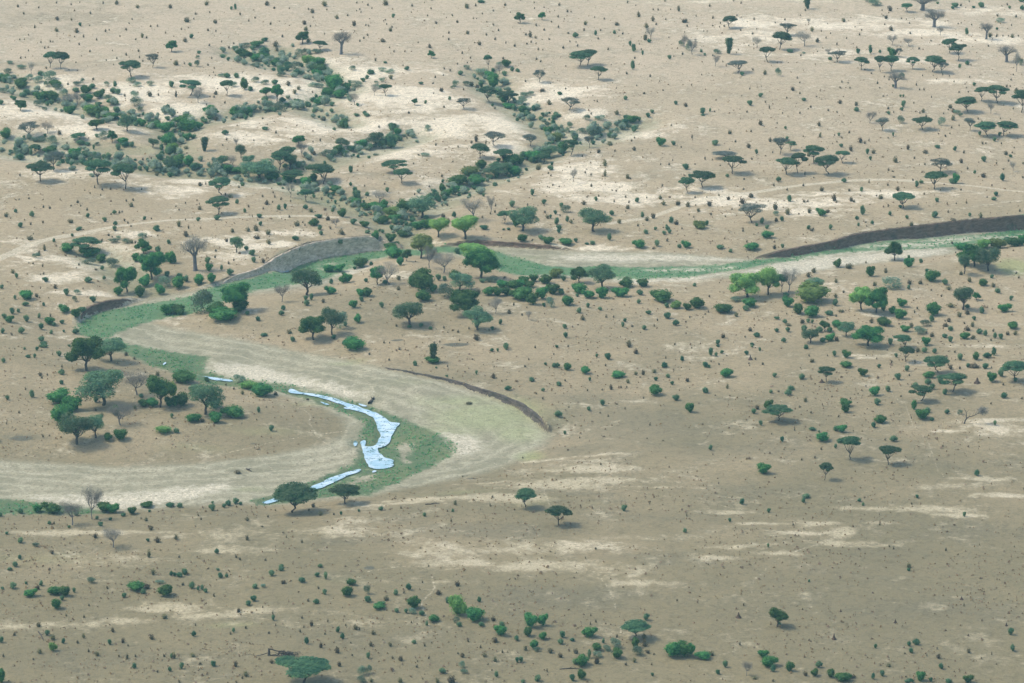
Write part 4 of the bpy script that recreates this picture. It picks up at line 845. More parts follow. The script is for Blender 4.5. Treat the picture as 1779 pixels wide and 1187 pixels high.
s 780 90 130 80,630 215 140 80,945 190 50 50,300 200 110 36,412 235 60 44,1515 390 100 86,980 700 90 54,1000 800 120 110,1105 870 120 110,1245 905 150 120,1490 785 76 80,1425 885 100 60,65 815 150 110,335 865 210 100,610 805 150 100,565 835 90 66,40 585 56 44,888 925 76 34,970 965 56 50,885 1055 72 46,1000 1055 72 60,958 1160 60 56,680 1110 80 60,278 1185 64 60,630 1190 60 30,1165 1050 80 80,1210 960 60 50,1250 965 40 50,1325 1060 90 70,1430 1060 70 70,1510 1010 110 76,1660 1030 80 60,1360 1165 90 60,1440 1150 110 80
S 1250 770 350 200
R 582 690 315 245,800 670 260 280
a 925 640 130 180
G 1005 640 190 235
q 1270 600 210 100,1230 1160 180 140,1600 1090 180 140
r 1380 1040 110 100
g 460 740 110 50
t 865 200 50,580 130 34,540 20 40,1245 15 80 24,1635 405 90 60,1490 700 50,1215 490 60,1270 445 60,1497 545 44,1575 650 36,1500 895 40,1545 850 66 30,467 895 50,180 850 34,150 875 30,125 905 22,413 645 26 40,190 695 36,295 548 18,1000 990 66 30,612 1045 44,560 1110 30,333 1115 44 50,1150 965 50,1500 1145 50,990 870 26
@1479,400
r 445 310 180 190,260 850 240 260,1290 720 80 80,175 1190 325 190,1265 375 280 230
R 110 825 220 225
q 1150 820 230 230,1165 450 150 200,1410 420 240 230
a 530 1210 180 125
s 590 390 110 100,592 295 40 40,715 345 56 54,195 485 96 110,825 540 150 125,775 435 50 40,965 568 80 70,592 615 50 60,330 840 70 70,520 800 110 90,500 925 130 110,420 870 90 80,845 895 180 140,825 950 74 72,1195 810 60 50,1343 865 76 84,1360 580 100 76,1445 500 56 44,1645 730 54 60,1575 855 145 90,1662 1025 104 76,335 995 150 90,555 1055 110 66,400 1185 66 74,768 1195 100 90,1020 1045 76 60,1018 1160 66 70,960 1115 76 50,1168 1130 96 76,1320 1075 90 56,1380 1095 66 70,1265 935 56 50,1480 1120 50 70,1540 1130 66 66,1130 210 130 70,1600 130 110 60,1680 180 160 100,1760 160 80 110,1505 655 80 60
S 1360 200 180 100,1500 200 170 110
g 420 620 210 120,763 1000 120 76,700 1080 120 86
t 150 345 30,355 445 40 60,240 580 50,712 560 46,600 560 50,825 628 30,1005 620 50,1460 590 50,207 960 50,620 1010 44 60,970 1000 60 44,1250 1000 44 60,1195 1040 70 50,1195 875 54,1465 1050 40,1610 1085 44,1690 1085 50,1440 1145 30,1255 1130 50,830 1105 50,775 1070 40,965 945 26,1005 950 44,1165 970 34,1110 900 60,930 690 36,650 860 30 50,680 820 40,1020 800 80 50,1215 540 44 60,1725 500 34,1700 455 34,1075 240 26,1130 465 44,1160 110 30,1035 145 40
@0,600
r 895 260 385 340,1650 640 300 310
q 1145 165 300 220,1060 620 440 350,795 1020 340 290,985 955 200 230
G 1412 510 275 230,1240 825 270 200
s 450 32 100 50,380 60 50 50,253 50 34 34,290 135 60 40,357 135 44 54,610 120 70 66,35 185 60 60,715 20 50 30,635 310 76 66,632 408 66 54,328 545 74 92,78 570 60 60,600 620 270 150,740 690 190 160,635 820 220 200,990 595 70 70,1455 545 60 50,1480 640 110 80,1570 640 120 90,1750 645 120 110,1190 730 90 110,1110 990 95 80,1240 990 170 120,1770 755 50 60
S 1690 915 170 60
t 152 45 22,95 40 20,540 100 24,135 110 20,640 230 36,488 315 30,412 320 44,430 345 34,262 465 32 40,200 705 40,68 815 26,1240 325 30,1385 150 40,1300 110 44,1625 320 50,1545 330 36,1500 290 30,985 680 40,1050 735 44,1390 660 44,440 950 40,510 940 26
@300,600
s 115 405 220 130,350 385 70 60,920 540 210 130,95 640 160 150,20 640 90 110,430 655 150 110,630 755 220 130,440 810 130 120,215 800 150 90,35 910 90 60,885 700 50 76,1015 890 66 72
S 790 460 180 80,0 540 90 160
g 690 395 130 90
q 335 710 355 310
t 550 420 36,630 460 36,305 795 44,720 510 44 50,1060 520 44,963 645 24,1270 685 22,128 465 20,867 775 22,712 810 20,1385 570 60 30
@600,600
v 905 190 85 210
s 905 195 160 60,718 218 66 62,1350 305 38 52,1675 470 84 56,1045 330 40 26,935 240 34 22,1510 68 50 40,1570 70 40 44,1655 35 76 60
t 452 160 34,250 105 40,560 50 50 30,645 62 26,1525 345 54,1612 375 22,1660 360 16,1055 225 30,1105 345 26,1270 615 70 30
@900,600
s 400 30 50 34,810 128 40 44,925 155 90 76,1690 165 60 60,282 210 44 36,372 235 66 56,405 235 60 60,507 265 90 80,690 302 110 76,1038 342 150 54,1508 235 96 64,1543 340 66 48,1420 370 56 46,1588 412 54 44,140 380 84 54,738 372 44 46,420 425 80 54,258 480 54 44,1410 525 150 105,1628 578 100 68,870 628 70 72,730 680 54 54,415 745 92 76,483 925 48 48,1770 700 95 105
t 175 35 36,515 20 30,368 100 24,1140 25 56,1215 90 54,1523 140 24 40,70 230 44 34,905 220 36,1212 312 44,1290 310 36 60,1405 290 56 44,1745 380 44,483 375 34,190 508 30,255 560 36,715 475 36,868 468 30,958 460 36 60,1060 445 34,1118 440 26,1130 395 50,1290 555 28 34,525 645 24,845 705 26,1103 662 30,928 742 28,1015 615 44 16,1360 830 32 40,637 962 28,1330 968 20,1495 990 34 14,1500 618 30 14,50 1170 30
@1200,600
s 630 25 50 34,712 65 40 46,282 20 54 24,205 115 70 100,262 118 44 50,320 90 46 44,150 235 84 66,190 238 44 40,575 105 64 54,1188 45 74 54,1480 118 66 66,1603 138 94 82,1595 235 130 70,1770 325 90 84,368 338 125 92,862 335 60 54,1143 358 84 70,150 500 96 70,825 498 50 44,1005 525 90 76,1030 470 110 54,800 670 90 110,647 712 76 64,723 832 54 64,1590 640 130 80,1593 700 90 90,1252 885 84 44,1322 902 30 30,1355 1000 130 94,1500 890 90 64,1560 905 96 80,942 1000 54 64,205 1085 54 62,1493 1065 44 56
a 1400 378 165 155,900 780 285 150,1640 1180 225 230
m 615 155 50 56,1350 388 54 40
t 208 175 28,290 208 34,665 155 36,742 205 38,1408 115 28,1218 118 30,1250 180 50 40,1128 240 22,378 450 36 54,905 485 50 30,683 665 50,1183 585 44 50,1238 705 36,1120 645 32,1645 560 30,1525 745 36,1070 880 24 40,833 920 22,1345 1080 40,962 1080 22,1065 1082 20,10 35 24
@1479,600
a 560 170 155 150,880 280 235 160,1680 375 275 200,715 580 225 155,1050 485 285 180,385 1230 200 190
s 462 130 50 54,755 80 90 60,770 15 50 30,858 88 66 60,285 240 54 48,573 275 70 70,1118 160 84 80,1283 160 90 84,1398 138 100 66,1470 110 66 100,1200 235 54 54,1380 250 90 66,480 365 90 78,1540 330 80 90,1690 380 60 50,1445 390 105 110,240 530 115 100,375 485 74 70,800 345 120 70,790 410 90 66,835 460 76 64,660 450 90 70,265 622 90 74,920 405 90 76,965 515 76 70,1575 552 100 68,645 670 70 110,785 700 76 64,730 775 170 110,830 785 50 46,985 712 60 56,1478 830 50 62,300 810 120 80,230 855 66 70,435 1000 90 74
g 1115 718 56 50
m 1300 398 74 66
d 1160 808 250 180
t 262 150 24 36,415 190 30 40,490 158 22,655 180 26 44,685 75 50,1068 80 34,1445 240 30,1025 250 50,1000 215 34,1120 250 40,1270 240 110 20,598 320 24 36,1565 415 36,510 535 30,1440 612 34,1760 560 36,497 790 20,618 760 18 40,350 985 34,205 990 20,943 1050 34,110 890 20,20 890 22
@0,787
s 380 620 110 90,530 635 180 120,210 630 70 60,790 655 76 50,1080 620 160 110,1165 630 140 100,1000 690 56 44,1138 700 50 36,1035 762 70 54,1360 640 100 80,1515 572 130 66,1755 565 120 56,1270 660 80 40,1540 615 44 30,510 745 44 50,712 782 50 40,1525 920 50 44,70 845 50 34,215 935 80 64,205 1100 50 54
S 155 1180 74 66
g 365 970 70 44
G 745 745 250 240,950 685 210 330,1165 975 215 205
t 115 615 60 20,555 740 40,1505 705 44,1455 685 30,1553 800 54,1535 1080 40 90,985 880 54,535 1045 44,1620 930 66
@300,787
s 75 568 84 56,408 605 90 80,410 525 40 30,530 570 60 50,575 550 80 66,650 530 90 64,700 540 50 40,1735 645 44 46,455 1045 54 66,1120 1190 80 44,1520 1185 60 44
a 1265 610 420 275,1768 528 320 190
t 5 565 40,262 655 34,290 695 38,765 705 44,983 668 38,1058 600 28,1403 605 40,1450 565 50,1523 650 50,1658 645 40,765 905 50 60,655 1085 44,690 1110 44,68 1085 38,920 770 50 24,1140 830 40 24,1170 875 30,1330 930 44,35 895 54,955 1115 34,670 220 70 40
@600,787
s 368 600 74 52,140 612 38 36,815 660 50 50,1108 612 40 40
t 572 578 34,1052 608 30,1133 540 36 60,1490 555 24 50,1090 712 34,860 1175 30,1515 465 36,1210 250 34 20
@900,787
a 85 565 220 190,408 745 255 190
s 1090 605 80 74,1720 825 60 54
t 1735 655 28 40,643 548 22,798 1000 36,855 130 36,765 575 34,695 1092 26
@1200,787
s 750 228 165 112,530 538 70 72,1162 518 60 66,1190 475 120 50,803 620 54 54,403 715 44 48,797 980 38 54,1738 508 60 44,1775 550 40 44
a 1378 280 135 178
t 487 978 24,180 1160 22 36,1055 750 30,1280 62 40,1145 80 34,940 385 18
@1479,787
s 1295 242 74 74,678 470 50 44,1163 662 50 60
t 620 535 34,293 750 34,435 995 34,390 975 34,975 1015 44,1320 955 16 30,1775 380 30,590 1185 50,1680 975 22
@0,987
s 135 220 90 72,25 225 50 36,268 170 44 36,425 190 60 66,318 305 130 84,565 280 150 84,670 300 120 110,640 340 66 60,585 430 110 110,765 258 54 60,1395 240 190 100,1475 270 80 60,1278 310 66 56,1705 300 145 125,1765 85 50 60,485 700 66 66,655 782 54 60,1130 795 60 64,15 775 66 70,1385 1038 66 66,1765 935 40 60,1750 1070 48 60,15 1190 90 150
S 100 30 60 40,542 860 82 92
g 935 160 80 64,1650 170 100 44
t 390 225 40 60,1515 220 60,1580 75 44 70,1105 220 40,540 745 60,800 780 38 50,862 725 38 54,1160 665 44 54,1270 775 44 56,1320 808 28,412 885 50 56,35 920 44,148 700 44,342 950 34,1000 910 50,915 870 44,1225 920 38,1310 940 32 66,1395 920 40,1692 920 44,1625 1080 38,1695 525 60 50,680 500 36,915 395 34,865 515 36,400 610 50,1565 740 54,510 20 34
@300,987
s 125 80 80 80,70 100 80 60,20 90 50 50,200 218 84 84,262 235 40 54,305 230 50 64,340 258 60 50,490 110 66 66,555 100 44 44,465 30 50 30,1020 90 90 70,1120 35 80 50,850 218 84 60,1330 158 96 66,1490 95 70 50,1575 120 60 90,1565 280 60 66,1480 375 74 60,835 350 84 70,780 395 80 60,1035 545 56 70,218 710 54 70,628 665 46 56,1378 790 66 90,1705 670 56 70,1750 735 50 74,90 1045 60 80,418 1020 70 66
g 930 205 66 40
a 1365 1195 550 245
t 105 185 44,425 300 38 50,1140 165 56 40,1500 220 40,928 412 26,680 460 40 50,1062 600 26 40,1030 480 30 50,235 600 30 40,595 690 36 44,755 630 44,990 680 34,1353 620 34,1330 525 44,1430 600 38 60,1310 665 40,1598 560 30 44,1570 690 36,1527 825 38 60,1695 880 50 76,205 920 54 46,10 935 54 70,652 1020 44 64,750 1120 60,1020 985 46,1715 1015 44 56,720 1145 44,655 1190 40,285 1000 44,70 1185 44,1395 350 44
@600,987
s 55 185 105 76,18 300 110 110,230 360 90 74,520 285 70 70,652 232 70 80,385 385 80 44,345 430 140 60,525 460 66 50,625 470 60 60,708 430 160 130,788 495 90 60,910 560 120 78,840 600 44 66,1055 370 70 80,1340 560 190 150,1400 610 84 54,1170 610 80 56,1380 355 60 66,1610 620 90 76,1600 705 150 110,1765 755 66 66,708 785 54 50,235 940 60 76,1770 980 50 66,1000 1090 90 64,1555 1130 56 76
S 1158 500 185 215
g 228 275 70 100,690 475 80 60,1140 570 70 66,1205 1030 60 70,1220 1090 70 50,170 1110 90 100,240 1095 76 90,165 1180 80 66
t 605 265 34 44,795 155 34,422 340 54,1155 190 50 60,960 280 66 50,1540 770 66 54,1525 550 50,818 810 36 44,890 780 28,680 570 34,290 690 48 50,105 640 50 60,145 640 24 44,5 600 34,462 810 44 50,262 810 40 60,55 780 28,572 960 54,485 940 40,68 910 34,862 940 34 44,745 970 28,735 1030 44,1265 765 40 46,1395 830 36 50,1205 925 40 54,1158 890 40 26,1430 920 50,1545 970 60,1620 880 44,1510 1060 30,265 1180 50,565 1188 54 60,1095 1190 80 80,795 1150 28,945 1185 50,1470 1000 36 24
@900,987
s 130 625 145 155,255 600 96 130,100 710 96 100,255 745 90 84,458 725 84 80,437 790 76 66,738 725 150 120,165 840 90 96,30 975 70 70,810 855 110 76,735 930 50 96,1020 940 140 106,660 1020 170 110,590 1000 100 66,560 1170 76 80,655 1155 84 110,205 1175 90 74,50 1190 66 40,1320 545 84 80,1210 825 76 110,1600 930 160 165,1700 925 180 165,1785 905 80 130,1385 1118 44 44,880 780 44 60
S 560 760 76 40
g 195 865 60 50,920 860 100 60,1010 830 140 100,820 930 100 66,1225 905 100 100
a 1225 718 270 165
t 78 855 44 60,335 880 56 60,435 925 50 54,595 885 50 60,810 990 50 76,298 1075 30 50,745 590 30 50,748 495 28,800 565 40,1297 740 44 70,1300 810 66 76,1335 880 56 40,1198 975 44 54,1110 1008 44,1378 1005 34,1640 345 34,603 55 22,1020 720 36 50,1400 895 40 24
@1200,987
s 135 945 160 84,355 1030 80 84,278 1100 60 54,745 930 110 80,800 1030 170 120,850 1075 76 90,1015 1070 90 110,1320 1030 80 80,1275 1120 96 76,1440 1130 90 86,1570 1175 170 90,915 595 54 44,1220 148 34 34
G 575 1110 110 150
r 890 605 205 180
m 490 518 66 66,1475 740 60 70,1545 452 30 30
t 215 905 54 50,1670 1140 60 44,547 395 34 50,505 800 44,1180 1115 50,850 1175 40,1150 430 24,660 1150 60 36
@1479,987
s 590 35 50 40,250 832 44 54,595 810 54 60,670 800 84 76,615 880 66 64,1640 695 84 84,1662 862 60 84,925 1045 64 70,715 1170 96 100,820 1175 50 50,320 1120 68 72,225 1150 50 80,1200 1190 120 84,1000 1190 104 50,600 1190 110 40
m 452 570 40 46,1137 328 44 36,1598 600 32 40,1205 702 26 28,222 260 24 20
t 1160 395 24 44,1210 878 50,1445 895 26 40,885 840 30,900 935 50 54,778 910 26,385 1020 60 40,1495 1000 26,560 1130 30,1000 1025 34 20,550 890 40 24"""
ENT = []
ox = oy = 0
for ln in DATA.strip().splitlines():
    if ln[0] == '@':
        ox, oy = map(float, ln[1:].split(',')); continue
    k, rest = ln.split(' ', 1)
    for e in rest.split(','):
        n = [float(q) for q in e.split()]
        if len(n) == 3: n.append(n[2])
        ENT.append([k, ox + n[0] / 5.93, oy + n[1] / 5.93, n[2] / 5.93, n[3] / 5.93])
rngE = np.random.default_rng(7)
seen = {}
keep = []
for e in ENT:
    if e[0] in 't' :
        e[3] *= 1.0
    keep.append(e)
ENT = keep
LOW = set('sSgtvm')
px = np.array([e[1] for e in ENT]); py = np.array([e[2] - (0.10 * e[3] if e[0] in LOW else 0) for e in ENT])
POS, DIST = ground_hit(px, py)
SB = sin(R_(PITCH))
for e, P, D in zip(ENT, POS, DIST):
    w = e[3] / FPX * D; h = e[4] / FPX * D
    if e[0] in LOW:
        h = math.sqrt(max(h * h - (w * .24) ** 2, (w * .40) ** 2)) / .97
    else:
        h = h / .96
    w *= 1.04 if e[0] in LOW else .98
    e += [P, w, h]

# ------------------------------------------------------------------ words: landmarks one can find, and labels that say which plant it is
LM = [(531,1188,'the wide acacia on the bottom edge','wide dark green umbrella acacia cut by the bottom edge of the view'),
 (475,1140,'the fallen dead tree',None),(72,1110,'the thin log at lower left',None),
 (1107,1108,'the lopsided acacia at bottom centre','lopsided umbrella acacia with a raised tuft, above the bottom thicket'),
 (1350,1089,'the lone round tree at lower right','lone dark round-crowned tree on the empty plain at lower right'),
 (967,913,'the right acacia below the bend','flat dark acacia, right one of two below the river bend tip'),
 (914,882,'the left acacia below the bend','small umbrella acacia, left one of two below the river bend tip'),
 (515,891,'the broad acacia over the stream','broad dark acacia hanging over the lower end of the blue stream'),
 (598,876,'the flat acacia beside the stream','flat umbrella acacia standing right of the stream acacia on brown grass'),
 (160,902,'the tall bare tree at left','tall pale bare tree beside the green channel at the left edge'),
 (196,951,'the small dead grey tree','small grey tree with half a crown below the left sand flat'),
 (1326,825,'the tent-shaped bush',None),
 (1433,834,'the thin little acacia','smallest thin umbrella acacia standing alone on the right plain'),
 (1476,799,'the slender-stemmed acacia','umbrella acacia on a tall slender stem right of two round shrubs'),
 (1544,807,'the curved-stem acacia','umbrella acacia with a curved stem left of the pale streaks'),
 (1675,736,'the leaning dead tree',None),(1698,667,'the brown termite mound','brown pointed termite mound left of the wide edge acacia'),
 (1763,663,'the wide right-edge acacia','wide umbrella acacia with drooping sides at the right edge'),
 (1351,731,'the saucer-crowned acacia','acacia with a broad dished crown and thin stem on the right plain'),
 (1438,664,'the two-tier acacia','small two-tiered umbrella acacia beside a small termite mound'),
 (1508,601,'the dark spreading tree','dark spreading low tree casting a blue shadow, right of centre'),
 (752,632,'the creeper-clad stump',None),(151,643,'the dark tree by the left bend','large dark round tree beside the left end of the green bend'),
 (179,704,'the big grey-green tree','biggest grey-green spreading tree left of the purple-grey tree'),
 (238,686,'the purple-grey tree','purple-grey thin-crowned tree with a forked trunk by dark bushes'),
 (356,720,'the domed grey tree','domed olive-grey tree above a row of round bushes by the stream'),
 (134,772,'the forked grey tree','low forked grey-green tree in front of two dark bushes'),
 (298,516,'the lime umbrella tree','lime green umbrella tree on a dark forked trunk above the shrubs'),
 (1498,539,'the lime tree at right','lime green tree with a dark trunk joined to a dark bushy tree'),
 (1298,516,'the lime umbrella tree','lime green umbrella tree on a short forked trunk near the white sandbar'),
 (1673,538,'the notched round tree','round grey-green tree with a small lobe on its right side'),
 (340,470,'the big baobab','big bare baobab with a thick grey trunk above the left bank'),
 (593,94,'the top-left baobab','bare baobab with a stout trunk at upper centre left'),
 (1603,18,'the topmost baobab','large baobab with spreading limbs cut by the top edge'),
 (1623,47,'the second baobab from top','blue-grey baobab directly below the topmost one at upper right'),
 (1713,68,'the pale far baobab','pale thin baobab on bare soil near the upper right corner'),
 (1749,108,'the squat baobab','squat wide baobab near the right edge at the top'),
 (1556,153,'the small stumpy baobab','small stumpy baobab with a short crown and dark base at upper right'),
 (711,566,'the grey fan tree','grey-green fan-crowned tree alone on the inner bend plain'),
 (808,546,'the dense umbrella tree','dense dark green umbrella tree at the centre of the plain'),
 (829,574,'the tree with a leafy trunk','grey-green tree with leaves round its trunk in front of the dark umbrella tree'),
 (546,591,'the left tree of the pair','dark round tree, left and nearer one of a close pair'),
 (838,483,'the big light green tree','big light green round tree in front of the green channel'),
 (823,382,'the lilac-grey tree','lilac-grey round bare tree above the lime trees'),
 (733,379,'the widest grey-green dome','widest grey-green dome tree in the thicket above the channel'),
 (1032,402,'the grey dome beside the track','grey-green dome tree at the end of the right track'),
 (908,402,'the blue-green domed tree','blue-green domed tree between lime trees and the grey dome'),
 (69,315,'the leftmost plain acacia','neat dark umbrella acacia, leftmost of three on the left plain'),
 (172,321,'the middle plain acacia','tall grey-green acacia, middle one of three on the left plain'),
 (216,329,'the third plain acacia','wide drooping acacia, right one of three on the left plain'),
 (383,339,'the upper twin acacia','upper one of two umbrella acacias standing above the left track'),
 (381,372,'the lower twin acacia','lower one of two umbrella acacias, its foot on the left track'),
 (1221,326,'the acacia at the track curve','wide umbrella acacia standing at the curve of the right track'),
 (1272,302,'the forked dark acacia','dark umbrella acacia on a forked stem with a second crown behind'),
 (1367,304,'the banded acacia','umbrella acacia with a banded crown in front of a paler tall one'),
 (1437,303,'the ragged acacia','ragged umbrella acacia just above the right track'),
 (1007,116,'the double acacia','wide umbrella acacia, left half of a double crown at upper centre'),
 (1041,139,'the leaning acacia','leaning umbrella acacia below the double acacia at upper centre'),
 (1568,361,'the acacia in the track loop','flat umbrella acacia alone below the right track'),
 (1623,328,'the fan-stemmed acacia','acacia with a fan of stems below a grey clump, right side'),
 (1305,387,'the purple-brown tree','purple-brown thin-crowned tree above green bushes, right of centre'),
 (856,154,'the emerald bush',None),(559,319,'the slope acacia','wide umbrella acacia at the right end of the left thicket'),
 (487,298,'the tall thicket acacia','tall spreading acacia rising from the left thicket'),
 (699,319,'the lone bright acacia','bright umbrella acacia alone on pale ground left of the gully'),
 (1218,50,None,None),(854,390,None,None),
 (150,443,'the low dark tree clump','wide low dark tree clump below the left track'),
 (1681,190,'the wide flat acacia at upper right','wide flat acacia with open limbs below a pair at upper right'),
 (1776,195,'the corner green acacia','bright green acacia cut by the right edge, upper right'),
 (1268,49,'the top centre acacia','grey-green umbrella acacia on bright soil near the top centre'),
 (1334,108,'the small dark umbrella','neat dark umbrella acacia below the grey pair at upper centre right'),
 (1281,126,'the grey plank acacia','long flat grey acacia beside a dark shrub, upper centre right'),
 (413,539,'the channel-side green tree','tall bright green tree overhanging the green channel'),
 (534,513,'the grey channel tree','grey-green round tree on the near edge of the green channel'),
 (1006,491,'the black-green round tree','black-green round tree at the near edge of the green channel'),
 (1554,452,'the tall dark bush by the sandbar','tall dark double-lobed tree by the white sandbar')]
LM2 = [(l[0], l[1], l[2]) for l in LM if l[2]] + [
 (1152,517,'the large domed bush'),(612,610,'the dark mound-like bush'),(1137,688,'the round bush on the right plain'),(720,1060,'the bushes at bottom left centre'),
 (1180,1140,'the square-topped thicket'),(660,770,'the bright stream pool'),(940,740,'the tip of the eroded bank'),(570,430,'the tall eroded bank'),(1600,395,'the dark right bank'),
 (40,440,'the left track bend'),(100,1040,'the dark bush cluster at lower left'),(288,1038,'the round bush right of the lower left cluster'),(820,1085,'the widest bush at bottom centre'),(1240,650,'the round bush of the middle plain'),
 (40,60,'the top left corner'),(400,40,'the top edge left of centre'),(760,40,'the top edge near the centre'),(1080,40,'the top edge right of centre'),(300,40,'the upper left plain'),(1740,1040,'the lower right edge'),(1560,1120,'the bottom right bushes'),(1330,1165,'the bottom edge bush row'),
 (1200,480,'the near green channel edge'),(60,560,'the left edge bush field'),(1420,620,'the mid right plain'),(1150,270,'the clearing above the right track'),(900,620,'the centre plain'),(1000,860,'the pale patch below the bend'),(1740,580,'the right edge bush field'),(880,290,'the central gully thicket'),
 (150,170,'the top left thicket'),(545,130,'the upper left gully thicket'),(980,240,'the upper centre gully bushes'),(300,220,'the left gully thicket'),(640,390,'the thicket left of the lime trees'),(920,500,'the inner bend thicket'),(1400,560,'the thicket right of the lime umbrella')]
LMP = np.array([(a, b) for a, b, c in LM2], float)
ORD = ['first','second','third','fourth','fifth','sixth','seventh','eighth','ninth','tenth','eleventh','twelfth','thirteenth','fourteenth','fifteenth','sixteenth',
 'seventeenth','eighteenth','nineteenth','twentieth','twenty-first','twenty-second','twenty-third','twenty-fourth','twenty-fifth']
def look(e):
    k, w, h = e[0], e[3], e[4]
    big = w > 1
    if k in 'sSgtv':
        sz = 'tiny' if w < 6 else 'small' if w < 11 else 'mid-sized' if w < 18 else 'large'
        sh = 'tall' if h > 1.25 * w else 'low' if h < .62 * w else 'round'
        c = {'s': 'dark green', 'S': 'bright green', 'g': 'grey-green', 't': 'brownish', 'v': 'upright green'}[k]
        return f"{sz} {sh} {c} {'bush' if k == 't' else 'shrub'}"
    if k == 'm': return 'brown termite mound'
    sz = 'small' if w < 22 else 'mid-sized' if w < 36 else 'large'
    return sz + ' ' + {'a': 'dark umbrella acacia', 'A': 'thin grey umbrella acacia', 'r': 'dark round tree', 'R': 'lime green round tree', 'q': 'grey-green round tree',
            'G': 'bare grey tree', 'b': 'bare baobab'}[k]
NAME = {'s': 'shrub', 'S': 'shrub', 'g': 'grey_shrub', 't': 'scrub_bush', 'v': 'shrub', 'm': 'termite_mound', 'a': 'umbrella_acacia', 'A': 'thin_acacia', 'r': 'round_tree',
        'R': 'lime_tree', 'q': 'grey_green_tree', 'G': 'bare_tree', 'b': 'baobab_tree'}
CATG = {'s': 'shrub', 'S': 'shrub', 'g': 'grey shrub', 't': 'scrub bush', 'v': 'shrub', 'm': 'termite mound', 'a': 'acacia', 'A': 'thin acacia', 'r': 'tree', 'R': 'tree', 'q': 'tree', 'G': 'bare tree', 'b': 'baobab'}
GRP = {'s': 'green shrubs scattered over the savanna', 'g': 'grey-green shrubs of the gullies', 't': 'small scrub bushes dotted over the dry grass', 'm': 'termite mounds on the plain',
       'a': 'umbrella acacias of the plain', 'A': 'thin grey acacias', 'r': 'dense round trees', 'R': 'lime green trees above the river', 'q': 'grey-green trees', 'G': 'bare grey trees', 'b': 'baobabs'}
GRP['S'] = GRP['v'] = GRP['s']
# which plants stand as individuals: the 300 that show largest of each kind
def vis(e):
    x0, x1 = e[1] - e[3] / 2, e[1] + e[3] / 2; y1, y0 = e[2], e[2] - e[4]
    return x1 > 2 and x0 < 1777 and y1 > 2 and y0 < 1185
INDIV = [False] * len(ENT)
for kk in ('sSv', 't', 'g', 'm', 'a', 'A', 'r', 'R', 'q', 'G', 'b'):
    ids = [i for i, e in enumerate(ENT) if e[0] in kk and vis(e)]
    ids.sort(key=lambda i: -ENT[i][3] * ENT[i][4])
    for i in ids[:300]: INDIV[i] = True
LAB = {}
# landmark trees take their own words
for (x, y, s, full) in LM:
    if not full: continue
    best = None
    for i, e in enumerate(ENT):
        if e[0] in 'sSgt' or i in LAB: continue
        d = math.hypot(e[1] - x, e[2] - y)
        if d < 16 and (best is None or d < best[0]): best = (d, i)
    if best: LAB[best[1]] = full
buckets = {}
for i, e in enumerate(ENT):
    if not INDIV[i] or i in LAB: continue
    if e[0] == 'v' and abs(e[1] - 752) < 8 and e[2] > 600:
        LAB[i] = 'tall leafy stump clad in green creeper standing on the inner bend plain'; continue
    cx, cy = e[1], e[2]
    d = np.hypot(LMP[:, 0] - cx, (LMP[:, 1] - cy) * 1.3); d[d < 5] = 1e6
    j = int(np.argmin(d)); dx = cx - LMP[j, 0]; dy = cy - LMP[j, 1]
    rel = ('right of' if dx > 0 else 'left of') if abs(dx) > abs(dy) * 1.1 else ('behind' if dy < 0 else 'in front of')
    buckets.setdefault((look(e), rel, LM2[j][2]), []).append((d[j], i))
for (lk, rel, lm), L in buckets.items():
    L.sort()
    if True and len(lk.split()) + len(rel.split()) + len(lm.split()) + (2 if len(L) > 1 else 0) > 16: lk = lk.replace('mid-sized ', '').replace(' low', '').replace(' round', '').replace(' tall', '').replace('brownish ', 'brown ').replace('small ', '')
    for n, (d, i) in enumerate(L):
        if len(L) == 1: LAB[i] = f'{lk} {rel} {lm}'
        else: LAB[i] = f'{lk}, {ORD[min(n, 24)]} one {rel} {lm}'

# ------------------------------------------------------------------ build the plants
rnd = random.Random(11)
def place_tree(e, label):
    k = e[0]; P, w, h = e[5], e[6], e[7]
    cr, tr = PROTO[k][rnd.randrange(len(PROTO[k]))]
    r = bpy.data.objects.new(NAME[k], None); COL.objects.link(r); r.empty_display_size = .5
    r.location = (P[0], P[1], P[2]); r.rotation_euler = (rnd.gauss(0, .05), rnd.gauss(0, .05), rnd.uniform(0, 2 * pi)); r.scale = (w, w, h)
    link('trunk', tr, r); link('crown', cr, r)
    r['label'] = label; r['category'] = CATG[k]; r['group'] = GRP[k]
    return r
bulk = {}
for i, e in enumerate(ENT):
    k = e[0]
    if k == 'd': continue
    P, w, h = e[5], e[6], e[7]
    if k in PROTO:
        place_tree(e, LAB.get(i, look(e))); continue
    if INDIV[i]:
        o = link(NAME[k], SMESH[k][rnd.randrange(len(SMESH[k]))])
        o.location = (P[0], P[1], P[2] - .03 * h); o.rotation_euler = (0, 0, rnd.uniform(0, 2 * pi)); o.scale = (w, w * rnd.uniform(.85, 1.1), h)
        o['label'] = LAB[i]; o['category'] = CATG[k]; o['group'] = GRP[k]
    else:
        bulk.setdefault('t' if k == 't' else 's' if k in 'sSv' else k, []).append((P, w, h, rnd.randrange(4), rnd.uniform(0, 6.28)))

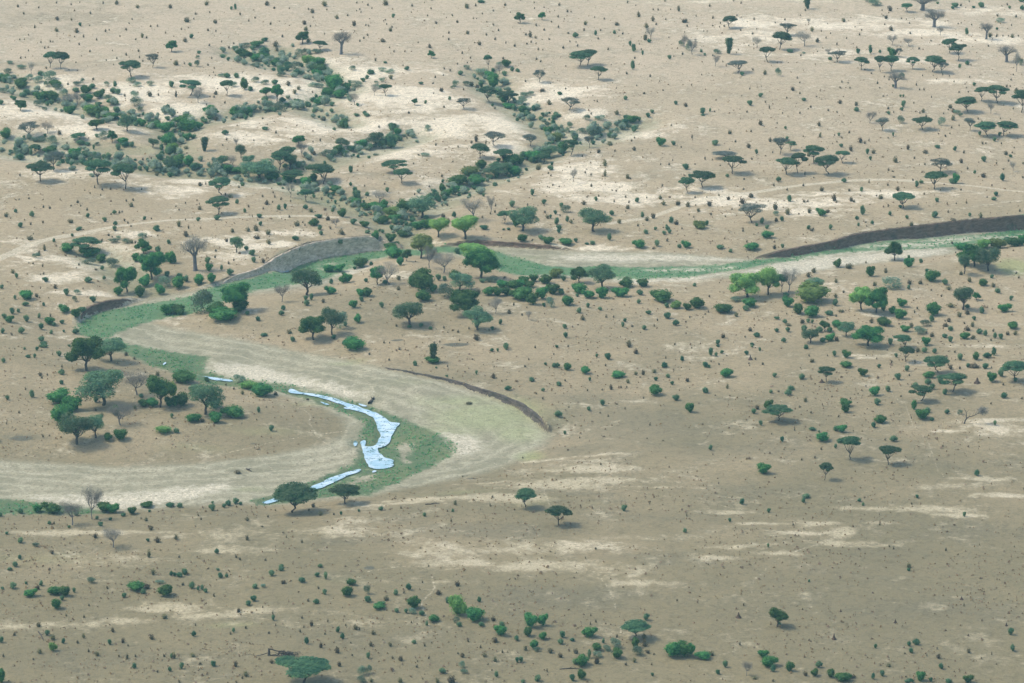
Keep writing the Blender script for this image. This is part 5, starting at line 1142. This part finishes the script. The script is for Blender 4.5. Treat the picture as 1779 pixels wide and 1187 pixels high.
def bulk_mesh(name, items, geos, mat):
    VV, FF, n = [], [], 0
    src = [(np.concatenate(g.V), np.concatenate(g.F)) for g in geos]
    for P, w, h, v, a in items:
        V, F_ = src[v % len(src)]; c, s_ = cos(a), sin(a)
        X = np.stack([(V[:, 0] * c - V[:, 1] * s_) * w + P[0], (V[:, 0] * s_ + V[:, 1] * c) * w + P[1], V[:, 2] * h + P[2]], -1)
        VV.append(X); FF.append(F_ + n); n += len(X)
    o = link(name, mesh_np(name, np.concatenate(VV), np.concatenate(FF), mat)); o['kind'] = 'stuff'; return o
rgg = np.random.default_rng(21)
for gi, g_ in enumerate(GULLIES[:8]):
    gpx = np.array(g_, float); segs = np.hypot(*(gpx[1:] - gpx[:-1]).T); tot = segs.sum(); n = int(tot / (2.6 if gi in (0, 3, 6) else 3.8))
    for _ in range(n):
        q = rgg.uniform(0, tot); j = 0
        while q > segs[j]: q -= segs[j]; j += 1
        pt = gpx[j] + (gpx[j + 1] - gpx[j]) * q / segs[j] + rgg.normal(0, 1, 2) * np.array([13, 7.5])
        PP, DD = ground_hit(np.array([pt[0]]), np.array([pt[1]])); w = rgg.gamma(3, 2.6) + 4; hh = w * rgg.uniform(.55, .9)
        if 0 < pt[0] < 1779: bulk.setdefault('g2' if rgg.random() < .68 else 's', []).append((PP[0], w / FPX * DD[0], hh / FPX * DD[0], rgg.integers(0, 4), rgg.uniform(0, 6.28)))
for _ in range(2600):
    yv = rgg.uniform(640, 1750); hw = yv * .1365; sx = rgg.choice([-1, 1]); xv = sx * (hw + rgg.uniform(2, 110))
    if rgg.random() < .25: xv = rgg.uniform(-hw, hw); yv = rgg.choice([rgg.uniform(600, 768), rgg.uniform(1580, 1900)])
    if inside(np.array([[xv, yv]]), BEDW)[0]: continue
    wv = rgg.gamma(3, .45) + .5; kk = 't' if rgg.random() < .6 else 's'
    zv = float(Hs(np.array([xv]), np.array([yv]))[0]); bulk[kk].append((np.array([xv, yv, zv]), wv, wv * rgg.uniform(.7, 1.1), rgg.integers(0, 4), rgg.uniform(0, 6.28)))
bulk_leaf = lambda nm, a, c: foliage(nm, a, c, .35)
o = bulk_mesh('small_shrubs', bulk['s'], [p_shrub(200 + i, 260, .07) for i in range(4)], bulk_leaf('small_shrub_leaves', (.035,.100,.055), (.120,.200,.100)))
o['label'] = 'smallest green shrubs of the gullies and plain'; o['category'] = 'shrubs'
o = bulk_mesh('small_grey_shrubs', bulk['g2'], [p_shrub(230 + i, 260, .07) for i in range(4)], bulk_leaf('small_grey_shrub_leaves', (.130,.180,.135), (.225,.270,.200)))
o['label'] = 'grey-green undergrowth along the gullies'; o['category'] = 'undergrowth'
o = bulk_mesh('small_scrub', bulk['t'], [p_tuft(210 + i, 60) for i in range(4)], bulk_leaf('small_scrub_leaves', (.105,.105,.062), (.190,.180,.110)))
o['label'] = 'smallest brownish scrub dotted over the dry plain'; o['category'] = 'scrub'

# grass tussocks over the plain: one object, nobody could count them
rg = np.random.default_rng(5)
N = 30000
gx = rg.uniform(0, 1779, N); gy = 1187 * rg.random(N) ** .9 + 10
GPos, GDst = ground_hit(gx, gy)
nz = vn2(GPos[:, 0] / 22, GPos[:, 1] / 22) + .6 * vn1(GPos[:, 0] / 6, GPos[:, 1] / 6)
ii = np.clip(np.searchsorted(XA, GPos[:, 0]), 0, NX - 1); jj = np.clip(np.searchsorted(YA, GPos[:, 1]), 0, NY - 1); fl = jj * NX + ii
ok = (nz + rg.normal(0, .25, N) > -.02) & (sd_green[fl] > 1) & (wd[fl] > 2) & (sd_white[fl] > 0) & (BD[fl] > 1) & (trk[fl] < .2)
Q = GPos[ok]; m = len(Q)
g = Geo(); sz = rg.gamma(3, .045, m) + .07
for k_ in range(3):
    off = rg.normal(0, .30, (m, 3)) * sz[:, None]; C = Q + off; C[:, 2] = Q[:, 2] + sz * rg.uniform(.25, .8, m)
    Nn = rg.normal(size=(m, 3)); Nn[:, 2] *= .5; n0 = Nn / np.linalg.norm(Nn, axis=1)[:, None]
    r_ = rg.normal(size=(m, 3)); U = np.cross(n0, r_); U /= np.linalg.norm(U, axis=1)[:, None]; Vv = np.cross(n0, U); s3 = sz[:, None] * .62
    q = np.stack([C - U * s3 - Vv * s3 * .6, C + U * s3 * .7 - Vv * s3, C + U * s3 + Vv * s3 * .8, C - U * s3 * .5 + Vv * s3], 1)
    g.add(q.reshape(-1, 3), np.arange(4 * m).reshape(m, 4))
go = link('grass_tussocks', g.mesh('grass_tussocks', foliage('dry_tussock', (.230,.210,.130), (.400,.350,.220), .4))); go['kind'] = 'stuff'
go['label'] = 'dry grass tussocks scattered over the plain'; go['category'] = 'grass'

# weed clumps of the green channel
N = 9000
yy = rg.uniform(395, 895, N); xx = rg.uniform(0, 1779, N)
WP, _d = ground_hit(xx, yy)
ii = np.clip(np.searchsorted(XA, WP[:, 0]), 0, NX - 1); jj = np.clip(np.searchsorted(YA, WP[:, 1]), 0, NY - 1); fl = jj * NX + ii
WP = WP[(sd_green[fl] < .8) & (wd[fl] > .4)]
xx2 = np.repeat(WP, 5, 0) + rg.normal(0, 1.4, (len(WP) * 5, 3)) * np.array([1, 2.2, 0]); xx2[:, 2] = Hs(xx2[:, 0], xx2[:, 1])
ii = np.clip(np.searchsorted(XA, xx2[:, 0]), 0, NX - 1); jj = np.clip(np.searchsorted(YA, xx2[:, 1]), 0, NY - 1); fl = jj * NX + ii
Q = xx2[(sd_green[fl] < 1.2) & (wd[fl] > .3)]; m = len(Q); g = Geo(); sz = rg.gamma(3, .045, m) + .08
for k_ in range(4):
    C = Q + rg.normal(0, .45, (m, 3)) * sz[:, None]; C[:, 2] = Q[:, 2] + sz * rg.uniform(.1, .8, m)
    g.leaves(C, rg.normal(size=(m, 3)), .16, rg)
go = link('channel_weed', g.mesh('channel_weed', foliage('channel_weed', (.038,.140,.062), (.125,.260,.120), .5))); go['kind'] = 'stuff'
go['label'] = 'low green weed covering the river channel floor'; go['category'] = 'weed'

# ------------------------------------------------------------------ dead wood
def hit1(x, y):
    P, D = ground_hit(np.array([x]), np.array([y])); return P[0], D[0]
# leaning dead tree, right
P, D = hit1(1675, 736); s_ = D / FPX
rngd = np.random.default_rng(3)
r = bpy.data.objects.new('dead_tree', None); COL.objects.link(r); r.location = P
r['label'] = 'leaning dead tree with bare dark forked limbs and one grey tuft'; r['category'] = 'dead tree'
t = Geo(); k = s_
limb(t, (0, 0, -.2), (4 * k, 0, 9 * k), .22, .17, rngd); limb(t, (4 * k, 0, 9 * k), (3 * k, .5, 20 * k), .15, .08, rngd); limb(t, (3 * k, .5, 20 * k), (-1 * k, .2, 27 * k), .08, .03, rngd)
limb(t, (4 * k, 0, 9 * k), (19 * k, -.5, 17 * k), .14, .09, rngd); limb(t, (19 * k, -.5, 17 * k), (34 * k, 0, 21 * k), .09, .04, rngd)
for a_, b_ in (((10, 12), (8, 22)), ((14, 14), (17, 26)), ((19, 17), (22, 27)), ((3, 20), (9, 26)), ((24, 18), (30, 26)), ((3, 14), (-4, 18)), ((28, 19), (26, 25))):
    limb(t, (a_[0] * k, 0, a_[1] * k), (b_[0] * k, rngd.normal(0, .5), b_[1] * k), .05, .02, rngd)
link('trunk', t.mesh('trunk', BARK), r)
c = Geo(); n = 900; C = rngd.normal(0, 1, (n, 3)) * np.array([4.2 * k, .6, 3.0 * k]) + np.array([31 * k, 0, 23 * k]); c.leaves(C, rngd.normal(size=(n, 3)), .06, rngd, 2.5)
link('crown', c.mesh('crown', M['G']), r)
# fallen dead tree, bottom left
P, D = hit1(466, 1139); k = D / FPX
r = bpy.data.objects.new('fallen_tree', None); COL.objects.link(r); r.location = P
r['label'] = 'fallen dead tree with a looped dark trunk and trailing branch above the wide acacia'; r['category'] = 'fallen tree'
t = Geo()
t.tube([(1 * k, 0, -.1), (1.5 * k, 0, 6 * k), (1 * k, 0, 13 * k)], [.32, .28, .16], 7)
limb(t, (1 * k, 0, 12 * k), (19 * k, -.4, 9 * k), .18, .12, rngd); limb(t, (2 * k, 0, 1.2 * k), (16 * k, -.6, 1.5 * k), .16, .12, rngd, 5); limb(t, (16 * k, -.6, 1.5 * k), (21 * k, -.4, 7 * k), .12, .12, rngd)
limb(t, (19 * k, -.4, 9 * k), (43 * k, -.6, 5 * k), .16, .10, rngd, 5)
limb(t, (0, 0, 5 * k), (-22 * k, -.5, 0.5 * k), .12, .07, rngd, 6, .04); limb(t, (-22 * k, -.5, .5 * k), (-31 * k, -.4, 4 * k), .07, .05, rngd); limb(t, (-31 * k, -.4, 4 * k), (-46 * k, -.6, .8 * k), .06, .03, rngd, 5, .04)
link('trunk', t.mesh('trunk', BARK), r)
c = Geo(); n = 500; C = rngd.normal(0, 1, (n, 3)) * np.array([9 * k, .5, 1.6 * k]) + np.array([33 * k, -.5, 5 * k]); C[:, 2] = np.maximum(C[:, 2], .05); c.leaves(C, rngd.normal(size=(n, 3)), .05, rngd, 4)
link('crown', c.mesh('crown', BARK), r)
# logs and driftwood
def log(name, x0, y0, x1, y1, rad, label, cat):
    A, D0 = hit1(x0, y0); B, D1 = hit1(x1, y1); t = Geo(); r = bpy.data.objects.new(name, None)
    d = B - A; rr = np.random.default_rng(int(x0)); pts = [A * 0 + d * q + np.array([0, 0, rad * .7]) + rr.normal(0, .12, 3) * np.array([1, 1, .3]) for q in np.linspace(0, 1, 6)]
    t.tube(pts, [rad, rad * .95, rad * .85, rad * .8, rad * .6, rad * .3], 6)
    limb(t, pts[2], pts[2] + np.array([.9, -.3, .6]), rad * .5, rad * .15, rr); limb(t, pts[4], pts[4] + np.array([-.7, .3, .5]), rad * .4, rad * .1, rr)
    o = link(name, t.mesh(name, BARK)); o.location = A; o['label'] = label; o['category'] = cat
log('fallen_log', 67, 1098, 76, 1114, .14, 'thin straight log lying on open ground at lower left', 'log')
log('driftwood', 641, 703, 651, 692, .5, 'dark driftwood trunk stranded on sand just above the stream', 'driftwood')
log('driftwood', 428, 815, 436, 820, .22, 'small dark driftwood snag on the left sand flat', 'driftwood')
log('fallen_branch', 739, 877, 765, 875, .16, 'thin dark fallen branch on brown grass below the big sandbar', 'branch')
log('fallen_branch', 972, 1163, 1008, 1162, .16, 'brown fallen branch under a bush at the bottom centre', 'branch')

# ------------------------------------------------------------------ air
hb = bpy.data.materials.new('air'); hb.use_nodes = True; t = hb.node_tree; t.nodes.clear()
ho = t.nodes.new('ShaderNodeOutputMaterial'); hv = t.nodes.new('ShaderNodeVolumePrincipled')
hv.inputs['Color'].default_value = (*HAZE_COL, 1); hv.inputs['Density'].default_value = HAZE_DENS; hv.inputs['Anisotropy'].default_value = 0.0
t.links.new(hv.outputs[0], ho.inputs['Volume'])
x0, x1, y0, y1 = XA[0] - 50, XA[-1] + 50, YA[0] - 50, YA[-1] + 50; z0, z1 = float(HZ.min()) - 1.0, CAM_H + 3
V = [(x0, y0, z0), (x1, y0, z0), (x1, y1, z0), (x0, y1, z0), (x0, y0, z1), (x1, y0, z1), (x1, y1, z1), (x0, y1, z1)]
hm = mesh_np('haze', V, [(0, 3, 2, 1), (4, 5, 6, 7), (0, 1, 5, 4), (1, 2, 6, 5), (2, 3, 7, 6), (3, 0, 4, 7)], hb)
h = link('haze', hm); h['kind'] = 'stuff'
